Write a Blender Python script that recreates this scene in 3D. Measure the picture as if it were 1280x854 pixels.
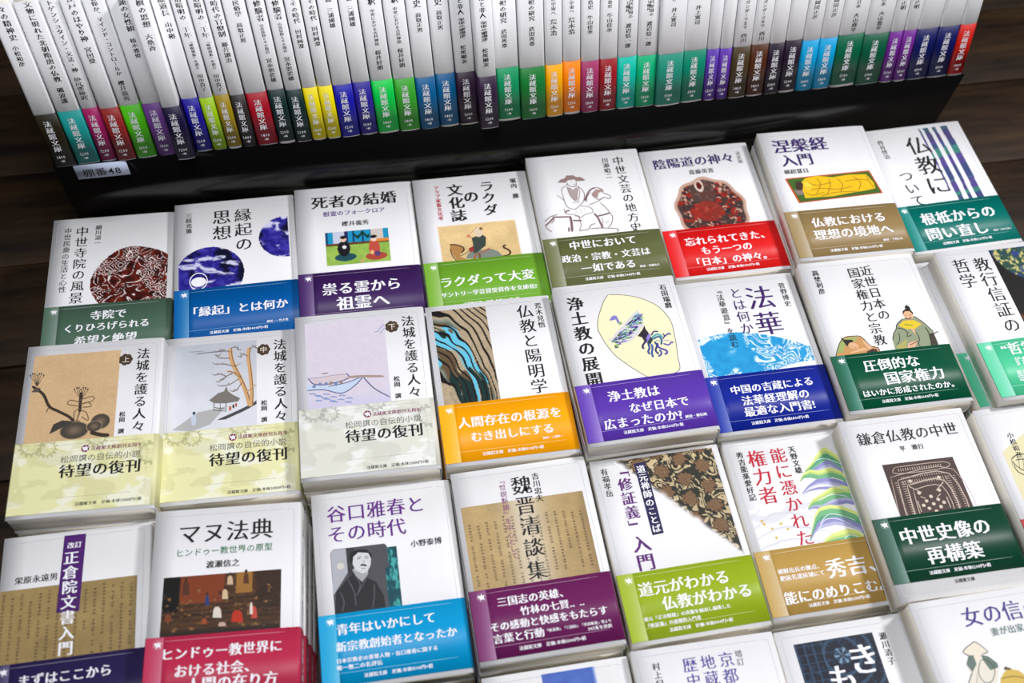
import bpy, math, random
import numpy as np
from mathutils import Matrix, Vector

for _o in list(bpy.data.objects):
    bpy.data.objects.remove(_o)
SC = bpy.context.scene
COL = SC.collection
TZ = 0.75            # height of the table top (m)
CAM_ROT = [[0.985525, 0.118648, -0.121089], [-0.164616, 0.840458, -0.516267], [0.040517, 0.528727, 0.847824]]
CAM_LENS = 38.109
SHELF = {'o': [-249.1, 652.6, 126.0], 'yaw': 0.46, 'lean': 12.3}

# ------------------------------------------------------------------ camera
cam = bpy.data.cameras.new('camera'); cam.lens = CAM_LENS; cam.sensor_width = 36
cam.clip_start = 0.02; cam.clip_end = 60
cam.dof.use_dof = True; cam.dof.focus_distance = 0.885; cam.dof.aperture_fstop = 4.6
cam_o = bpy.data.objects.new('camera', cam); COL.objects.link(cam_o)
_m = Matrix(CAM_ROT).to_4x4(); _m.translation = Vector((0, 0, TZ + 0.832)); cam_o.matrix_world = _m
SC.camera = cam_o
# ------------------------------------------------------------------ world, lamps, exposure
SC.view_settings.view_transform = 'Standard'; SC.view_settings.look = 'None'
SC.view_settings.gamma = 1; SC.view_settings.exposure = -0.2
w = bpy.data.worlds.new('world'); SC.world = w; w.use_nodes = True
bgn = w.node_tree.nodes['Background']; bgn.inputs[0].default_value = (0.80, 0.86, 1.0, 1); bgn.inputs[1].default_value = 0.10
def area_lamp(name, loc, target, size, power, color):
    l = bpy.data.lights.new(name, 'AREA'); l.shape = 'RECTANGLE'; l.size, l.size_y = size; l.energy = power; l.color = color
    o = bpy.data.objects.new(name, l); COL.objects.link(o); o.location = loc
    o.rotation_euler = (Vector(target) - Vector(loc)).to_track_quat('-Z', 'Y').to_euler()
    return o
area_lamp('ceiling_lamp', (1.05, 0.55, 1.95), (0.02, 0.36, 0.8), (0.2, 0.2), 18, (.99, 0.975, 1.0))
area_lamp('ceiling_lamp', (-0.05, 0.34, 2.02), (0.0, 0.3, 0.8), (0.6, 0.4), 12, (0.94, 0.95, 1.0))
# ------------------------------------------------------------------ print data of every book (mm on its own cover: u from the left, v from the top)
BOOKS = {
 'A':dict(pos=(-221.9,579.5,55),yaw=-1.9,obi=(74,102,84),text=[
  ('c','v','中世寺院の風',25.5,8.8,79.6,'ink','m'),
  ('c','v','景',25.2,79.7,92.5,'ink','m'),
  ('c','v','細川涼一',39.4,8.7,31.6,'ink','m'),
  ('c','v','中世民衆の生活と心性',13.2,9.5,79.6,'ink','g'),
  ('o','h','寺院で',106,38.2,68.4,'white','b'),
  ('o','h','くりひろげられる',117.5,17.1,88.1,'white','b'),
  ('o','h','希望と絶望',130.4,26.9,78.2,'white','b'),
  ],art=[
  ('rast',((36.1,35.5),(100.6,118.2)),'waveball'),
  ]),
 'B':dict(pos=(-113.6,577.9,62.2),yaw=-0.49,obi=(0,88,160),text=[
  ('c','v','縁起の',59.5,10.1,58.6,'ink','m'),
  ('c','v','思想',40.9,9.4,44.6,'ink','m'),
  ('c','v','三枝充悳',12.4,10.3,33.3,'ink','m'),
  ('o','h','「縁起」とは何か',117.8,9.5,94.7,'white','b'),
  ('o','h','解説・一色大悟',134.6,76.2,93.9,'white','b'),
  ],art=[
  ('rast',((3.5,50.4),(59.8,105.2)),'blueball'),
  ('rast',((72.5,23),(98.5,70.1)),'blueball2'),
  ('ell',((20.3,86.7),(14.1,85.8),(20.3,81.8)),'white'),
  ('ring',((20.3,86),(12.6,85),(20.4,76.9)),'white'),
  ]),
 'C':dict(pos=(-8.2,575.4,68.5),yaw=-1.35,obi=(58,28,86),text=[
  ('c','h','死者の結婚',16.8,14.1,90.8,'ink','b'),
  ('c','h','慰霊のフォークロア',30.4,24.1,79.2,(85,45,125),'m'),
  ('c','h','櫻井義秀',42.9,39.8,64,'ink','m'),
  ('o','h','祟る霊から',112,19,86.9,'white','b'),
  ('o','h','祖霊へ',127.6,30.4,75.7,'white','b'),
  ],art=[
  ('rast',((24.8,51.3),(79.9,87.4)),'wedding'),
  ]),
 'D':dict(pos=(98.5,571.6,70.6),yaw=-0.68,obi=(108,165,42),text=[
  ('c','v','ラクダ',66.6,7.6,48.7,'ink','b'),
  ('c','v','の',50.9,17.2,32.2,'ink','b'),
  ('c','v','文化誌',37.2,8,52.3,'ink','b'),
  ('c','v','堀内\u3000勝',91.2,7.7,31.8,'ink','m'),
  ('c','v','アラブ家畜文化考',21.1,8.7,48.7,(175,30,50),'m'),
  ('o','h','ラクダって大変',116,11.4,94.1,'white','b'),
  ('o','h','サントリー学芸賞受賞作を文庫化!',128.9,11.3,94.2,'white','b'),
  ],art=[
  ('rast',((15.7,54.2),(87.2,108.7)),'sand'),
  ('poly',((40.3,87),(44.5,85.1),(61.7,85.2),(66.5,88.6),(69.7,93.9),(60.1,96),(39.1,95.8),(37.7,91.6)),(120,130,120)),
  ('poly',((45.1,71.1),(54.8,68.1),(58,71.9),(56.4,80.8),(48.2,87.2),(44.4,88.3),(45.6,77)),(58,68,62)),
  ('ell',((51.9,65.3),(47.9,64.8),(52.6,59.9)),(215,195,165)),
  ('ell',((54.7,61.8),(53.2,61.6),(54.9,60.2)),(130,90,50)),
  ('poly',((41,82.2),(45.2,80.2),(45.8,85.3),(41.7,86.4)),(150,50,45)),
  ('poly',((50.1,87.4),(58.6,83.6),(61,85.5),(51.9,89.3)),(150,110,95)),
  ('poly',((25.2,76.1),(29.9,75.9),(36.1,79.1),(36.8,83.3),(33.2,86.1),(32.7,90.1),(37.5,93.2),(38.5,95.7),(30.7,95.6),(27.6,88.7),(25.1,82.7)),(170,125,70)),
  ('line',((25.2,76.1),(29.8,76.7),(36,79.9),(36.8,83.3),(33.8,86.2)),(60,40,25),1.2),
  ('line',((25.4,80.3),(25.4,85.2),(27.8,92),(30.7,95.2)),(70,50,30),0.8),
  ('line',((43.6,67.6),(51.4,59.3)),(160,100,80),0.7),
  ('poly',((40.3,69.7),(43.1,66.3),(45.1,71.1),(42.6,70)),(200,120,95)),
  ('line',((32.8,89.3),(37.6,87.5),(42,84)),(60,40,30),0.6),
  ('line',((69.7,93.9),(74.3,93.7),(76.8,90.7),(74.7,87.2),(72,85.2),(72,83.1),(74.1,82.6)),(70,45,30),1.6),
  ('poly',((43.2,94.7),(46.8,87.8),(48.1,88),(45.2,95)),(150,95,45)),
  ('poly',((48.4,95.4),(48.7,88.1),(50.7,88.3),(50.3,95.6)),(120,80,45)),
  ]),
 'E':dict(pos=(203.4,575.7,81.1),yaw=-0.54,obi=(96,100,58),text=[
  ('c','v','中世文芸の地方史',84.3,7.4,95.5,'ink','m'),
  ('c','v','川添昭二',72.3,7.9,32.8,'ink','m'),
  ('o','h','中世において',103.5,21.6,81.7,'white','b'),
  ('o','h','政治・宗教・文芸は',117.2,12.6,91.1,'white','b'),
  ('o','h','一如である',128.8,27.6,75.9,'white','b'),
  ('o','h','解説・佐藤弘夫',132.6,78.4,95.9,'white','b'),
  ],art=[
  ('line',((26.3,43.1),(27.4,38.8),(31.6,36.7),(32.6,34.7)),(120,95,95),0.6),
  ('line',((26.3,43.1),(26.9,54.4),(28.5,60.7),(34,63.9),(40.3,59.5),(43.8,55.7),(46.1,47.3),(43.9,40.9),(41.1,37.4)),(120,95,95),0.7),
  ('line',((32.1,37.7),(33,47.4),(35.9,53.8),(38.4,55)),(120,95,95),0.6),
  ('line',((42.2,38.9),(42,46.8),(39.1,55.1)),(120,95,95),0.6),
  ('line',((21.4,45.5),(26.5,53.1)),(120,95,95),1.1),
  ('line',((33.4,56.1),(37.4,56.6),(40.9,56.2)),(120,95,95),0.5),
  ('line',((24.9,61.9),(25.3,67.1),(28.9,69.2),(32.9,69.7),(37.6,73.7),(42.2,70.9),(49.3,69.2),(49.4,65),(45.3,61.9),(40,61.2)),(120,95,95),0.6),
  ('line',((35.2,64.9),(35.7,69.2)),(120,95,95),0.4),
  ('line',((38.7,64.1),(39.8,68.9)),(120,95,95),0.4),
  ('line',((42.3,63.2),(44.1,67.7)),(120,95,95),0.4),
  ('line',((45.1,55.8),(47.6,50.1),(52.3,43.7),(57.5,41.7)),(120,95,95),1.6),
  ('line',((46.1,57.7),(48.1,51),(52.4,46.3)),(120,95,95),0.6),
  ('line',((57.5,41.7),(61.4,43),(63.5,45.9),(63,48.5),(66.7,50.7),(68.9,53.5),(67,55.9),(63.3,53.7),(58.8,55.8),(55.1,53.6),(52.6,48.9)),(120,95,95),0.8),
  ('line',((46.9,60.8),(57.1,57.3),(62,53.6)),(120,95,95),0.7),
  ('line',((58.1,59.2),(61.7,64.8),(64.5,71.1),(66,77.2),(63.1,84.5),(59.8,87.4)),(120,95,95),0.7),
  ('line',((53.1,73.9),(59.4,73),(65.1,71.6)),(120,95,95),1.6),
  ('line',((50.4,70.2),(52.8,75.6),(54.1,82.5),(55,87.7)),(120,95,95),1.8),
  ('line',((56.1,76),(56.4,81.1),(54.7,85.9)),(120,95,95),0.6),
  ('line',((34.9,87.6),(41.6,87.6),(45.2,83.1),(49.5,81.9)),(120,95,95),0.8),
  ('line',((43.7,87.1),(52.4,87.3),(67.4,90),(66.7,93.3)),(120,95,95),0.8),
  ('line',((36.4,76.1),(36.6,82),(34.2,87.6),(36,88.6)),(120,95,95),0.6),
  ('line',((28.6,70.9),(28.7,77.7),(27.4,88.4)),(120,95,95),2.2),
  ('line',((30.3,76.2),(34.3,76.7),(38.2,77.2)),(120,95,95),1.6),
  ('line',((24.1,88),(25.3,83.1),(25.4,88.1)),(120,95,95),0.8),
  ('line',((28.5,71.7),(17.9,70.8),(14.5,70.8),(9.7,75.3),(5,78.9)),(120,95,95),1.6),
  ('line',((5.1,74.7),(11.3,69.6),(18.4,67.9)),(120,95,95),0.8),
  ('line',((5,78.9),(6.9,83.3),(9.7,86.2)),(120,95,95),0.8),
  ('line',((13.5,69),(14,73.3),(10.7,77.1)),(120,95,95),0.8),
  ('line',((25.3,67.1),(27.1,64.7),(29.7,65.1)),(120,95,95),1.4),
  ('line',((32.6,71.4),(36.6,71.9),(36.3,76.9)),(120,95,95),0.7),
  ('line',((57.9,80.5),(60.3,81.6),(62.7,80.2)),(120,95,95),0.4),
  ('line',((59.7,81.5),(59.5,85.7)),(120,95,95),0.4),
  ('poly',((24.5,31.9),(27.5,28.7),(31.9,27.5),(33.8,24.6),(40,24.9),(42.3,27.4),(46.3,27.9),(50.2,31.5),(48.2,32.6),(41.4,32.2),(40.4,29.9),(34.1,30.4),(31.6,32.8)),(135,112,108)),
  ('poly',((32.3,38.1),(34.6,38.9),(36.8,41.8),(40.8,38.7),(41.5,42.3),(38.6,54.2),(35.9,53.8),(33.2,46.5)),(165,148,145)),
  ('poly',((52.8,48.1),(57.1,43.8),(62.8,44.5),(63.4,46.8),(59,48),(57.1,53.8),(54.1,51.7)),(160,135,130)),
  ('line',((35.7,32.8),(37.9,32.2)),(120,95,95),0.5),
  ('line',((38,35.3),(39.9,36.4)),(120,95,95),0.9),
  ('line',((33,32.5),(33.7,36.1),(36.8,38.2),(40.4,37.4),(41.3,32.6)),(120,95,95),0.6),
  ]),
 'F':dict(pos=(313.1,578.9,70.1),yaw=-0.15,obi=(214,18,18),text=[
  ('c','h','陰陽道の神々',16.8,9.5,88.1,(45,25,85),'b'),
  ('c','v','決定版',92.8,10,24.9,(90,90,90),'m'),
  ('c','h','斎藤英喜',29.7,40.8,64.9,'ink','m'),
  ('o','h','忘れられてきた、',108.5,16.9,96.4,'white','b'),
  ('o','h','もう一つの',119.6,28.9,76.4,'white','b'),
  ('o','h','「日本」の神々。',131.4,17,91.5,'white','b'),
  ],art=[
  ('rast',((16.7,36.1),(85.4,109.5)),'mandala'),
  ]),
 'G':dict(pos=(421,572.4,86.3),yaw=-1.31,obi=(146,122,78),text=[
  ('c','h','涅槃経',17.8,10.3,63.5,(50,25,90),'b'),
  ('c','h','入門',35.2,13.5,44.7,(50,25,90),'b'),
  ('c','h','横超慧日',48.6,13,36.6,'ink','m'),
  ('o','h','仏教における',108.5,21.3,90.1,'white','b'),
  ('o','h','理想の境地へ',122.2,19.4,92.3,'white','b'),
  ('o','h','解説・下田正弘',133.7,79.5,97.6,'white','b'),
  ],art=[
  ('poly',((11.7,56),(92.5,54.6),(96.8,82),(16.6,85.3)),(185,75,30)),
  ('poly',((13.4,57.1),(91.5,56),(95.2,81.1),(18.3,84.1)),(60,95,35)),
  ('poly',((22,64.9),(30.7,57.5),(41.7,55.9),(56,59.1),(71.7,57.7),(88.5,59),(90.4,65.2),(92,69),(91.6,76),(82.5,77.4),(64.9,79),(49.3,80.8),(34.4,80.3),(24,80.3),(24.2,73.4)),(225,180,20)),
  ('poly',((20.2,61.2),(25.1,60.5),(26.9,64.2),(24,71),(20.2,71),(18.7,66.9)),(60,45,35)),
  ('ell',((30.2,65.8),(26.5,65.4),(31.6,61.2)),(240,200,60)),
  ('poly',((15.8,70.1),(24,71),(24.5,75.7),(18.7,76.3)),(130,115,110)),
  ('line',((30.6,61.1),(38.5,66.7),(54.2,64.8)),(150,110,20),0.7),
  ('line',((31.3,71.8),(41.1,70.5),(57.2,73.4),(71.1,71.4)),(150,110,20),0.7),
  ('line',((40.9,58.6),(42.5,65.9),(35.4,76.9)),(150,110,20),0.7),
  ('line',((59.3,60.6),(62.7,68.1),(58,77.1)),(150,110,20),0.7),
  ('line',((74.8,59.9),(80,67.7),(75.2,76.6)),(150,110,20),0.7),
  ('line',((38.3,79.6),(54.3,76.7),(74.8,77.7)),(150,110,20),0.7),
  ('line',((26.8,67.8),(32.1,69.1)),(150,110,20),0.7),
  ('line',((88.4,59.5),(88.1,66.2),(90.6,75.9)),(150,110,20),0.7),
  ('line',((51.9,59.8),(50.9,69.2),(44.2,79.1)),(150,110,20),0.7),
  ('line',((65.6,64.9),(79.3,64),(88.1,66.2)),(150,110,20),0.7),
  ('line',((26,73.6),(31.4,77.7),(43.4,75.5)),(150,110,20),0.7),
  ]),
 'H':dict(pos=(532,579.6,68),yaw=1.3,obi=(0,108,98),text=[
  ('c','v','仏教に',52,12.3,86.2,'ink','m'),
  ('c','v','ついて',26.2,52,96.2,'ink','m'),
  ('c','v','西谷啓治',16.9,12.8,36.7,'ink','m'),
  ('o','h','根柢からの',111.1,19.6,93,'white','b'),
  ('o','h','問い直し',128.2,17.6,78.6,'white','b'),
  ('o','h','解説・末木文美士',132.7,81.8,99.6,'white','b'),
  ],art=[
  ('rast',((59.7,4.2),(90.6,95.9)),'stripes'),
  ]),
 'I':dict(pos=(-225.3,426.4,85.7),yaw=-2.81,obi='c',text=[
  ('c','v','法城を護る人々',89.8,8.7,84.6,'ink','m'),
  ('c','v','松岡\u3000譲',77.1,65.1,84.7,'ink','m'),
  ('o','h','法蔵館文庫創刊五周年',95,55.9,93.7,'plum','m'),
  ('o','h','松岡譲の自伝的小説',102.5,34.3,93,(110,108,98),'g'),
  ('o','h','待望の復刊',112.3,34.1,94,'ink','b'),
  ('o','h','法蔵館文庫\u3000定価:本体2000円+税',139.6,48.2,95.8,'ink','m'),
  ],art=[
  ('rast',((5.8,9.1),(71.9,96.8)),'tan'),
  ('blob',((42.2,78.3),(31.1,77.2),(41.5,70.5)),(56,54,52)),
  ('blob',((61,72.3),(53.5,71.6),(60.4,65.3)),(56,54,52)),
  ('blob',((56.8,76.2),(50.9,75.7),(56.4,71.4)),(56,54,52)),
  ('poly',((24,79.9),(26.1,71.6),(32.5,68.7),(41.5,70.5),(34.5,74.1),(28.2,77.8)),(66,62,58)),
  ('line',((6.7,36.3),(15.8,44.3),(21.5,55.5),(28.7,60.5),(36.6,65.6),(41.5,70.5)),(62,52,45),2.2),
  ('line',((21.5,55.5),(19.8,60.6)),(62,52,45),1.6),
  ('poly',((6.5,41.7),(9.8,37.5),(13.7,38.8),(11.8,42.2)),(90,80,70)),
  ('line',((10.5,36.7),(4.5,27.1)),(62,52,45),0.8),
  ('ell',((4.4,26.4),(3.8,26.3),(4.3,25.6)),(62,52,45)),
  ('line',((10.5,36.7),(6,25.8)),(62,52,45),0.8),
  ('ell',((5.9,25.1),(5.3,25),(5.8,24.3)),(62,52,45)),
  ('line',((10.5,36.7),(7.7,25.9)),(62,52,45),0.8),
  ('ell',((7.6,25.2),(7,25.2),(7.5,24.5)),(62,52,45)),
  ('line',((10.5,36.7),(9.5,27.6)),(62,52,45),0.8),
  ('ell',((9.4,26.8),(8.8,26.8),(9.3,26.1)),(62,52,45)),
  ('line',((10.5,36.7),(11,26.3)),(62,52,45),0.8),
  ('ell',((11,25.5),(10.3,25.5),(10.9,24.8)),(62,52,45)),
  ('line',((10.5,36.7),(12.7,26.4)),(62,52,45),0.8),
  ('ell',((12.6,25.7),(12,25.6),(12.6,24.9)),(62,52,45)),
  ('line',((10.5,36.7),(14.6,28)),(62,52,45),0.8),
  ('ell',((14.5,27.3),(13.9,27.2),(14.4,26.6)),(62,52,45)),
  ('line',((45.1,52.4),(39.3,43)),(62,52,45),0.8),
  ('ell',((39.2,42.2),(38.6,42.2),(39.2,41.5)),(62,52,45)),
  ('line',((45.1,52.4),(40.8,41.7)),(62,52,45),0.8),
  ('ell',((40.8,41),(40.2,40.9),(40.7,40.2)),(62,52,45)),
  ('line',((45.1,52.4),(42.5,41.8)),(62,52,45),0.8),
  ('ell',((42.4,41.1),(41.8,41.1),(42.4,40.4)),(62,52,45)),
  ('line',((45.1,52.4),(44.3,43.4)),(62,52,45),0.8),
  ('ell',((44.2,42.7),(43.6,42.7),(44.2,42)),(62,52,45)),
  ('line',((45.1,52.4),(45.9,42.2)),(62,52,45),0.8),
  ('ell',((45.8,41.4),(45.2,41.4),(45.7,40.7)),(62,52,45)),
  ('line',((45.1,52.4),(47.5,42.3)),(62,52,45),0.8),
  ('ell',((47.5,41.6),(46.9,41.5),(47.4,40.9)),(62,52,45)),
  ('line',((45.1,52.4),(49.3,43.9)),(62,52,45),0.8),
  ('ell',((49.3,43.2),(48.7,43.1),(49.2,42.5)),(62,52,45)),
  ('line',((44.5,45.2),(44.7,55.9),(45,63)),(62,52,45),2.2),
  ('line',((44.5,54.1),(36.8,51.6),(35.6,55.1),(44.1,57.6)),(120,98,75),0.7),
  ('line',((44.7,55.9),(50.6,54.7),(53.1,58.5),(46.4,58.7)),(120,98,75),0.7),
  ('line',((44.7,59.4),(40.8,62.6),(42.3,71.4),(45.3,63)),(120,98,75),0.7),
  ('line',((45.1,61.2),(49.8,63.4),(51.9,70.6),(46.4,66.6)),(120,98,75),0.7),
  ('line',((44.5,62.9),(43.7,69.8),(46,70.9)),(120,98,75),0.7),
  ('line',((44.3,52.3),(53.1,49.6),(54.2,53.3),(45.4,56)),(120,98,75),0.7),
  ('line',((54.3,81.1),(61.9,83.9),(68.6,85.1)),(62,52,45),3),
  ('badge',((76.4,18.5),(70.5,18),(75.9,11.6)),'上'),
  ('emb',((51.9,94.7),(49,94.4),(51.7,91.8))),
  ]),
 'J':dict(pos=(-121.6,428.1,72),yaw=-2.21,obi='c',text=[
  ('o','h','法蔵館文庫創刊五周年',95.4,58.3,96.7,'plum','m'),
  ('o','h','松岡譲の自伝的小説',102.8,36.8,95.7,(110,108,98),'g'),
  ('o','h','待望の復刊',113.3,36.7,96.5,'ink','b'),
  ('o','h','法蔵館文庫\u3000定価:本体2000円+税',141.6,50.8,98,'ink','m'),
  ('c','v','法城を護る人々',91.8,8.2,85.7,'ink','m'),
  ('c','v','松岡\u3000譲',78.8,64.5,84.7,'ink','m'),
  ],art=[
  ('emb',((54.6,95.4),(51.5,95),(54.6,92.4))),
  ('badge',((78.6,17.5),(72.6,16.9),(78.6,10.4)),'中'),
  ('rast',((8.3,7.5),(73,89.6)),'greysky'),
  ('poly',((72.9,64.3),(72.8,87.6),(26.6,87.9),(44.8,77.5),(58.6,71.8),(66.4,68.1)),(70,70,72)),
  ('poly',((8.2,84.2),(27.7,70.3),(49.3,67.2),(37.1,82),(23.5,86.7)),(175,175,175)),
  ('line',((67.9,69.2),(64.8,56.1),(60.1,42.7),(55.2,31),(52.8,23.1),(51.9,13.5)),(205,160,110),3.4),
  ('line',((68.9,69.3),(65.7,56.2),(61,42.8),(56.2,31.1),(53.8,23.2),(52.9,13.6)),(90,75,60),0.5),
  ('line',((68.7,69.3),(69.2,56.6),(68,37.9),(66.4,22.6),(67.2,14.1)),(205,160,110),3),
  ('line',((69.6,69.4),(70.1,56.7),(68.9,38),(67.3,22.7),(68.1,14.2)),(90,75,60),0.5),
  ('line',((64.8,56.1),(71.9,49.5)),(205,160,110),1.6),
  ('line',((65.7,56.2),(72.8,49.6)),(90,75,60),0.5),
  ('line',((60.1,42.7),(53.7,36.4),(48.9,35)),(205,160,110),1.2),
  ('line',((61,42.8),(54.6,36.5),(49.9,35.1)),(90,75,60),0.5),
  ('line',((55.2,31),(60,28.6)),(205,160,110),1.2),
  ('line',((56.2,31.1),(61,28.7)),(90,75,60),0.5),
  ('line',((52.7,17.4),(45.5,14.7),(40.7,16.2)),(120,112,105),0.8),
  ('line',((43.6,13),(45.5,14.7),(47.4,13.8)),(130,122,112),0.6),
  ('line',((38.8,14.4),(40.7,16.2),(42.6,15.2)),(130,122,112),0.6),
  ('line',((51.9,13.5),(56.7,13),(59.1,16.1)),(120,112,105),0.8),
  ('line',((54.8,11.2),(56.7,13),(58.6,12)),(130,122,112),0.6),
  ('line',((57.2,14.4),(59.1,16.1),(61.1,15.2)),(130,122,112),0.6),
  ('line',((52,23),(44,22.2),(41.6,20.1)),(120,112,105),0.8),
  ('line',((42.1,20.5),(44,22.2),(45.9,21.3)),(130,122,112),0.6),
  ('line',((39.7,18.3),(41.6,20.1),(43.5,19.1)),(130,122,112),0.6),
  ('line',((67.2,16),(71.2,13.5),(73.1,15.6)),(120,112,105),0.8),
  ('line',((69.3,11.8),(71.2,13.5),(73.1,12.5)),(130,122,112),0.6),
  ('line',((71.2,13.9),(73.1,15.6),(75.1,14.7)),(130,122,112),0.6),
  ('line',((66.4,22.6),(61.6,20.2),(60,22.9)),(120,112,105),0.8),
  ('line',((59.6,18.5),(61.6,20.2),(63.5,19.3)),(130,122,112),0.6),
  ('line',((58,21.2),(60,22.9),(61.9,22)),(130,122,112),0.6),
  ('line',((55.2,31),(47.3,28.2),(40.1,27.5)),(120,112,105),0.8),
  ('line',((45.3,26.5),(47.3,28.2),(49.2,27.3)),(130,122,112),0.6),
  ('line',((38.2,25.8),(40.1,27.5),(42,26.6)),(130,122,112),0.6),
  ('line',((56.9,36.8),(49,39.7),(42.7,44.6)),(120,112,105),0.8),
  ('line',((47.1,38),(49,39.7),(50.9,38.8)),(130,122,112),0.6),
  ('line',((40.8,42.9),(42.7,44.6),(44.6,43.7)),(130,122,112),0.6),
  ('line',((53.7,36.4),(45.9,43.1)),(120,112,105),0.8),
  ('line',((44,41.4),(45.9,43.1),(47.7,42.2)),(130,122,112),0.6),
  ('line',((59.3,42.6),(52.2,47.4),(44.4,48.5)),(120,112,105),0.8),
  ('line',((50.3,45.8),(52.2,47.4),(54.1,46.5)),(130,122,112),0.6),
  ('line',((42.5,46.8),(44.4,48.5),(46.2,47.6)),(130,122,112),0.6),
  ('line',((45.5,16.6),(42.4,20.1)),(120,112,105),0.8),
  ('line',((40.5,18.4),(42.4,20.1),(44.3,19.2)),(130,122,112),0.6),
  ('line',((49,39.7),(44.2,37.3),(39.5,37.8)),(120,112,105),0.8),
  ('line',((42.3,35.6),(44.2,37.3),(46.1,36.4)),(130,122,112),0.6),
  ('line',((37.6,36.1),(39.5,37.8),(41.4,36.8)),(130,122,112),0.6),
  ('line',((61.6,46.6),(57,53.5),(53.8,54.1)),(120,112,105),0.8),
  ('line',((55.1,51.8),(57,53.5),(58.8,52.6)),(130,122,112),0.6),
  ('line',((51.9,52.4),(53.8,54.1),(55.7,53.2)),(130,122,112),0.6),
  ('poly',((36,60.4),(42.9,54.7),(47.6,53.4),(49.1,49),(50.7,53.7),(53.8,56.8),(60.1,61.1),(58.6,63.7),(49.2,64.5),(39.9,63.5)),(120,115,108)),
  ('line',((39.9,63.5),(39.7,69.8)),(70,68,66),1),
  ('line',((44.6,64),(44.7,70.3)),(70,68,66),1),
  ('line',((49.2,64.5),(49.3,71.7)),(70,68,66),1),
  ('line',((39.7,67.1),(49.3,69.9)),(70,68,66),1),
  ('line',((39.7,69.8),(49.3,71.7)),(70,68,66),1),
  ('ell',((52.4,69.4),(51.5,69.3),(52.4,67.2)),(190,90,30)),
  ('ell',((54.9,67.8),(54.1,67.7),(54.9,66)),(60,50,50)),
  ('ell',((57,66.8),(56.3,66.7),(57,65)),(170,70,30)),
  ('poly',((23.5,70.8),(25.8,71),(26.6,77.4),(25.7,82.2),(23,81.4),(22.4,76)),(190,200,215)),
  ('ell',((24.6,70.9),(23.5,70.8),(24.6,69.5)),(60,60,80)),
  ('line',((24.8,16.4),(37.5,15.8),(48.7,16)),(120,120,122),0.8),
  ('line',((20,14),(31.1,14.2)),(120,120,122),0.8),
  ]),
 'K':dict(pos=(-15.1,427.3,84.4),yaw=-1.66,obi='g',text=[
  ('o','h','法蔵館文庫創刊五周年',96.4,56.5,94.5,'plum','m'),
  ('o','h','松岡譲の自伝的小説',103.8,35.1,94.1,(110,108,98),'g'),
  ('o','h','待望の復刊',113.7,34.5,94.7,'ink','b'),
  ('o','h','法蔵館文庫\u3000定価:本体2000円+税',141.5,49.2,96.2,'ink','m'),
  ('c','v','法城を護る人々',91.2,7.6,85.7,'ink','m'),
  ('c','v','松岡\u3000譲',77.9,64.1,84.9,'ink','m'),
  ],art=[
  ('emb',((52.8,95.9),(49.7,95.5),(53,92.9))),
  ('badge',((77.9,17.3),(71.7,16.6),(78.5,10.1)),'下'),
  ('rast',((7.6,7.2),(72.1,90.8)),'lavender'),
  ('poly',((7.6,64.7),(23.9,67.5),(39.7,65.6),(49.4,61.2),(51.3,61.8),(44.1,69.8),(33.6,75.5),(20.6,70.8),(7.4,70.2)),(190,205,225)),
  ('poly',((10.1,59),(38.6,57.2),(39.9,61.6),(16.1,65.7)),(205,190,195)),
  ('line',((8.6,58.4),(13.1,64.4),(24,65.7),(39.9,62),(38.6,57.2)),(85,90,130),0.9),
  ('line',((10.1,59),(38.5,57.6)),(85,90,130),0.6),
  ('line',((7.4,69.6),(20.6,70.4),(33.7,75),(44.1,69.8),(51.7,61.9)),(85,90,130),0.8),
  ('line',((51.3,61.4),(59.6,73.4),(71.8,83)),(85,90,130),0.9),
  ('line',((23.9,67.9),(39.7,65.6),(51,61.4)),(85,90,130),0.7),
  ('line',((39.9,61.1),(51,61.4),(68.3,63.4)),(165,140,130),2),
  ('line',((19.7,55.6),(24.4,55.6)),(150,120,120),2),
  ('ell',((17.7,65),(16.3,64.8),(17.8,63.5)),(110,130,170)),
  ('ell',((22.4,65.1),(21,65),(22.5,63.7)),(110,130,170)),
  ('ell',((26.3,64.9),(24.9,64.7),(26.4,63.4)),(150,125,115)),
  ('ell',((30.2,66.4),(28.8,66.2),(30.3,64.9)),(110,130,170)),
  ('ell',((34.2,64.7),(32.8,64.5),(34.3,63.2)),(150,125,115)),
  ('ell',((13,66.6),(11.6,66.5),(13,65.2)),(110,130,170)),
  ('line',((8.8,73),(11.6,73),(14.1,73.8)),(130,150,195),0.9),
  ('line',((14.4,76),(17.2,76),(19.7,76.8)),(130,150,195),0.9),
  ('line',((20.1,79),(22.9,79),(25.3,79.8)),(130,150,195),0.9),
  ('line',((25.7,82),(28.5,81.9),(30.9,82.8)),(130,150,195),0.9),
  ('line',((31.7,76.9),(34.5,76.9),(36.9,77.7)),(130,150,195),0.9),
  ('line',((37.3,79.9),(40.1,79.9),(42.5,80.7)),(130,150,195),0.9),
  ('line',((13.5,79.5),(16.3,79.5),(18.8,80.3)),(130,150,195),0.9),
  ('line',((19.5,74.4),(22.3,74.4),(24.8,75.2)),(130,150,195),0.9),
  ('line',((25.1,77.4),(27.9,77.4),(30.4,78.2)),(130,150,195),0.9),
  ('line',((30.7,80.4),(33.5,80.4),(36,81.2)),(130,150,195),0.9),
  ('line',((36.3,83.4),(39.1,83.4),(41.6,84.2)),(130,150,195),0.9),
  ('line',((12.9,75),(15.7,74.9),(18.2,75.7)),(130,150,195),0.9),
  ('line',((18.6,77.9),(21.4,77.9),(23.8,78.7)),(130,150,195),0.9),
  ('line',((24.2,80.9),(27,80.9),(29.4,81.7)),(130,150,195),0.9),
  ('line',((66.6,19.5),(71.9,14.3)),(120,130,190),1),
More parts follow.
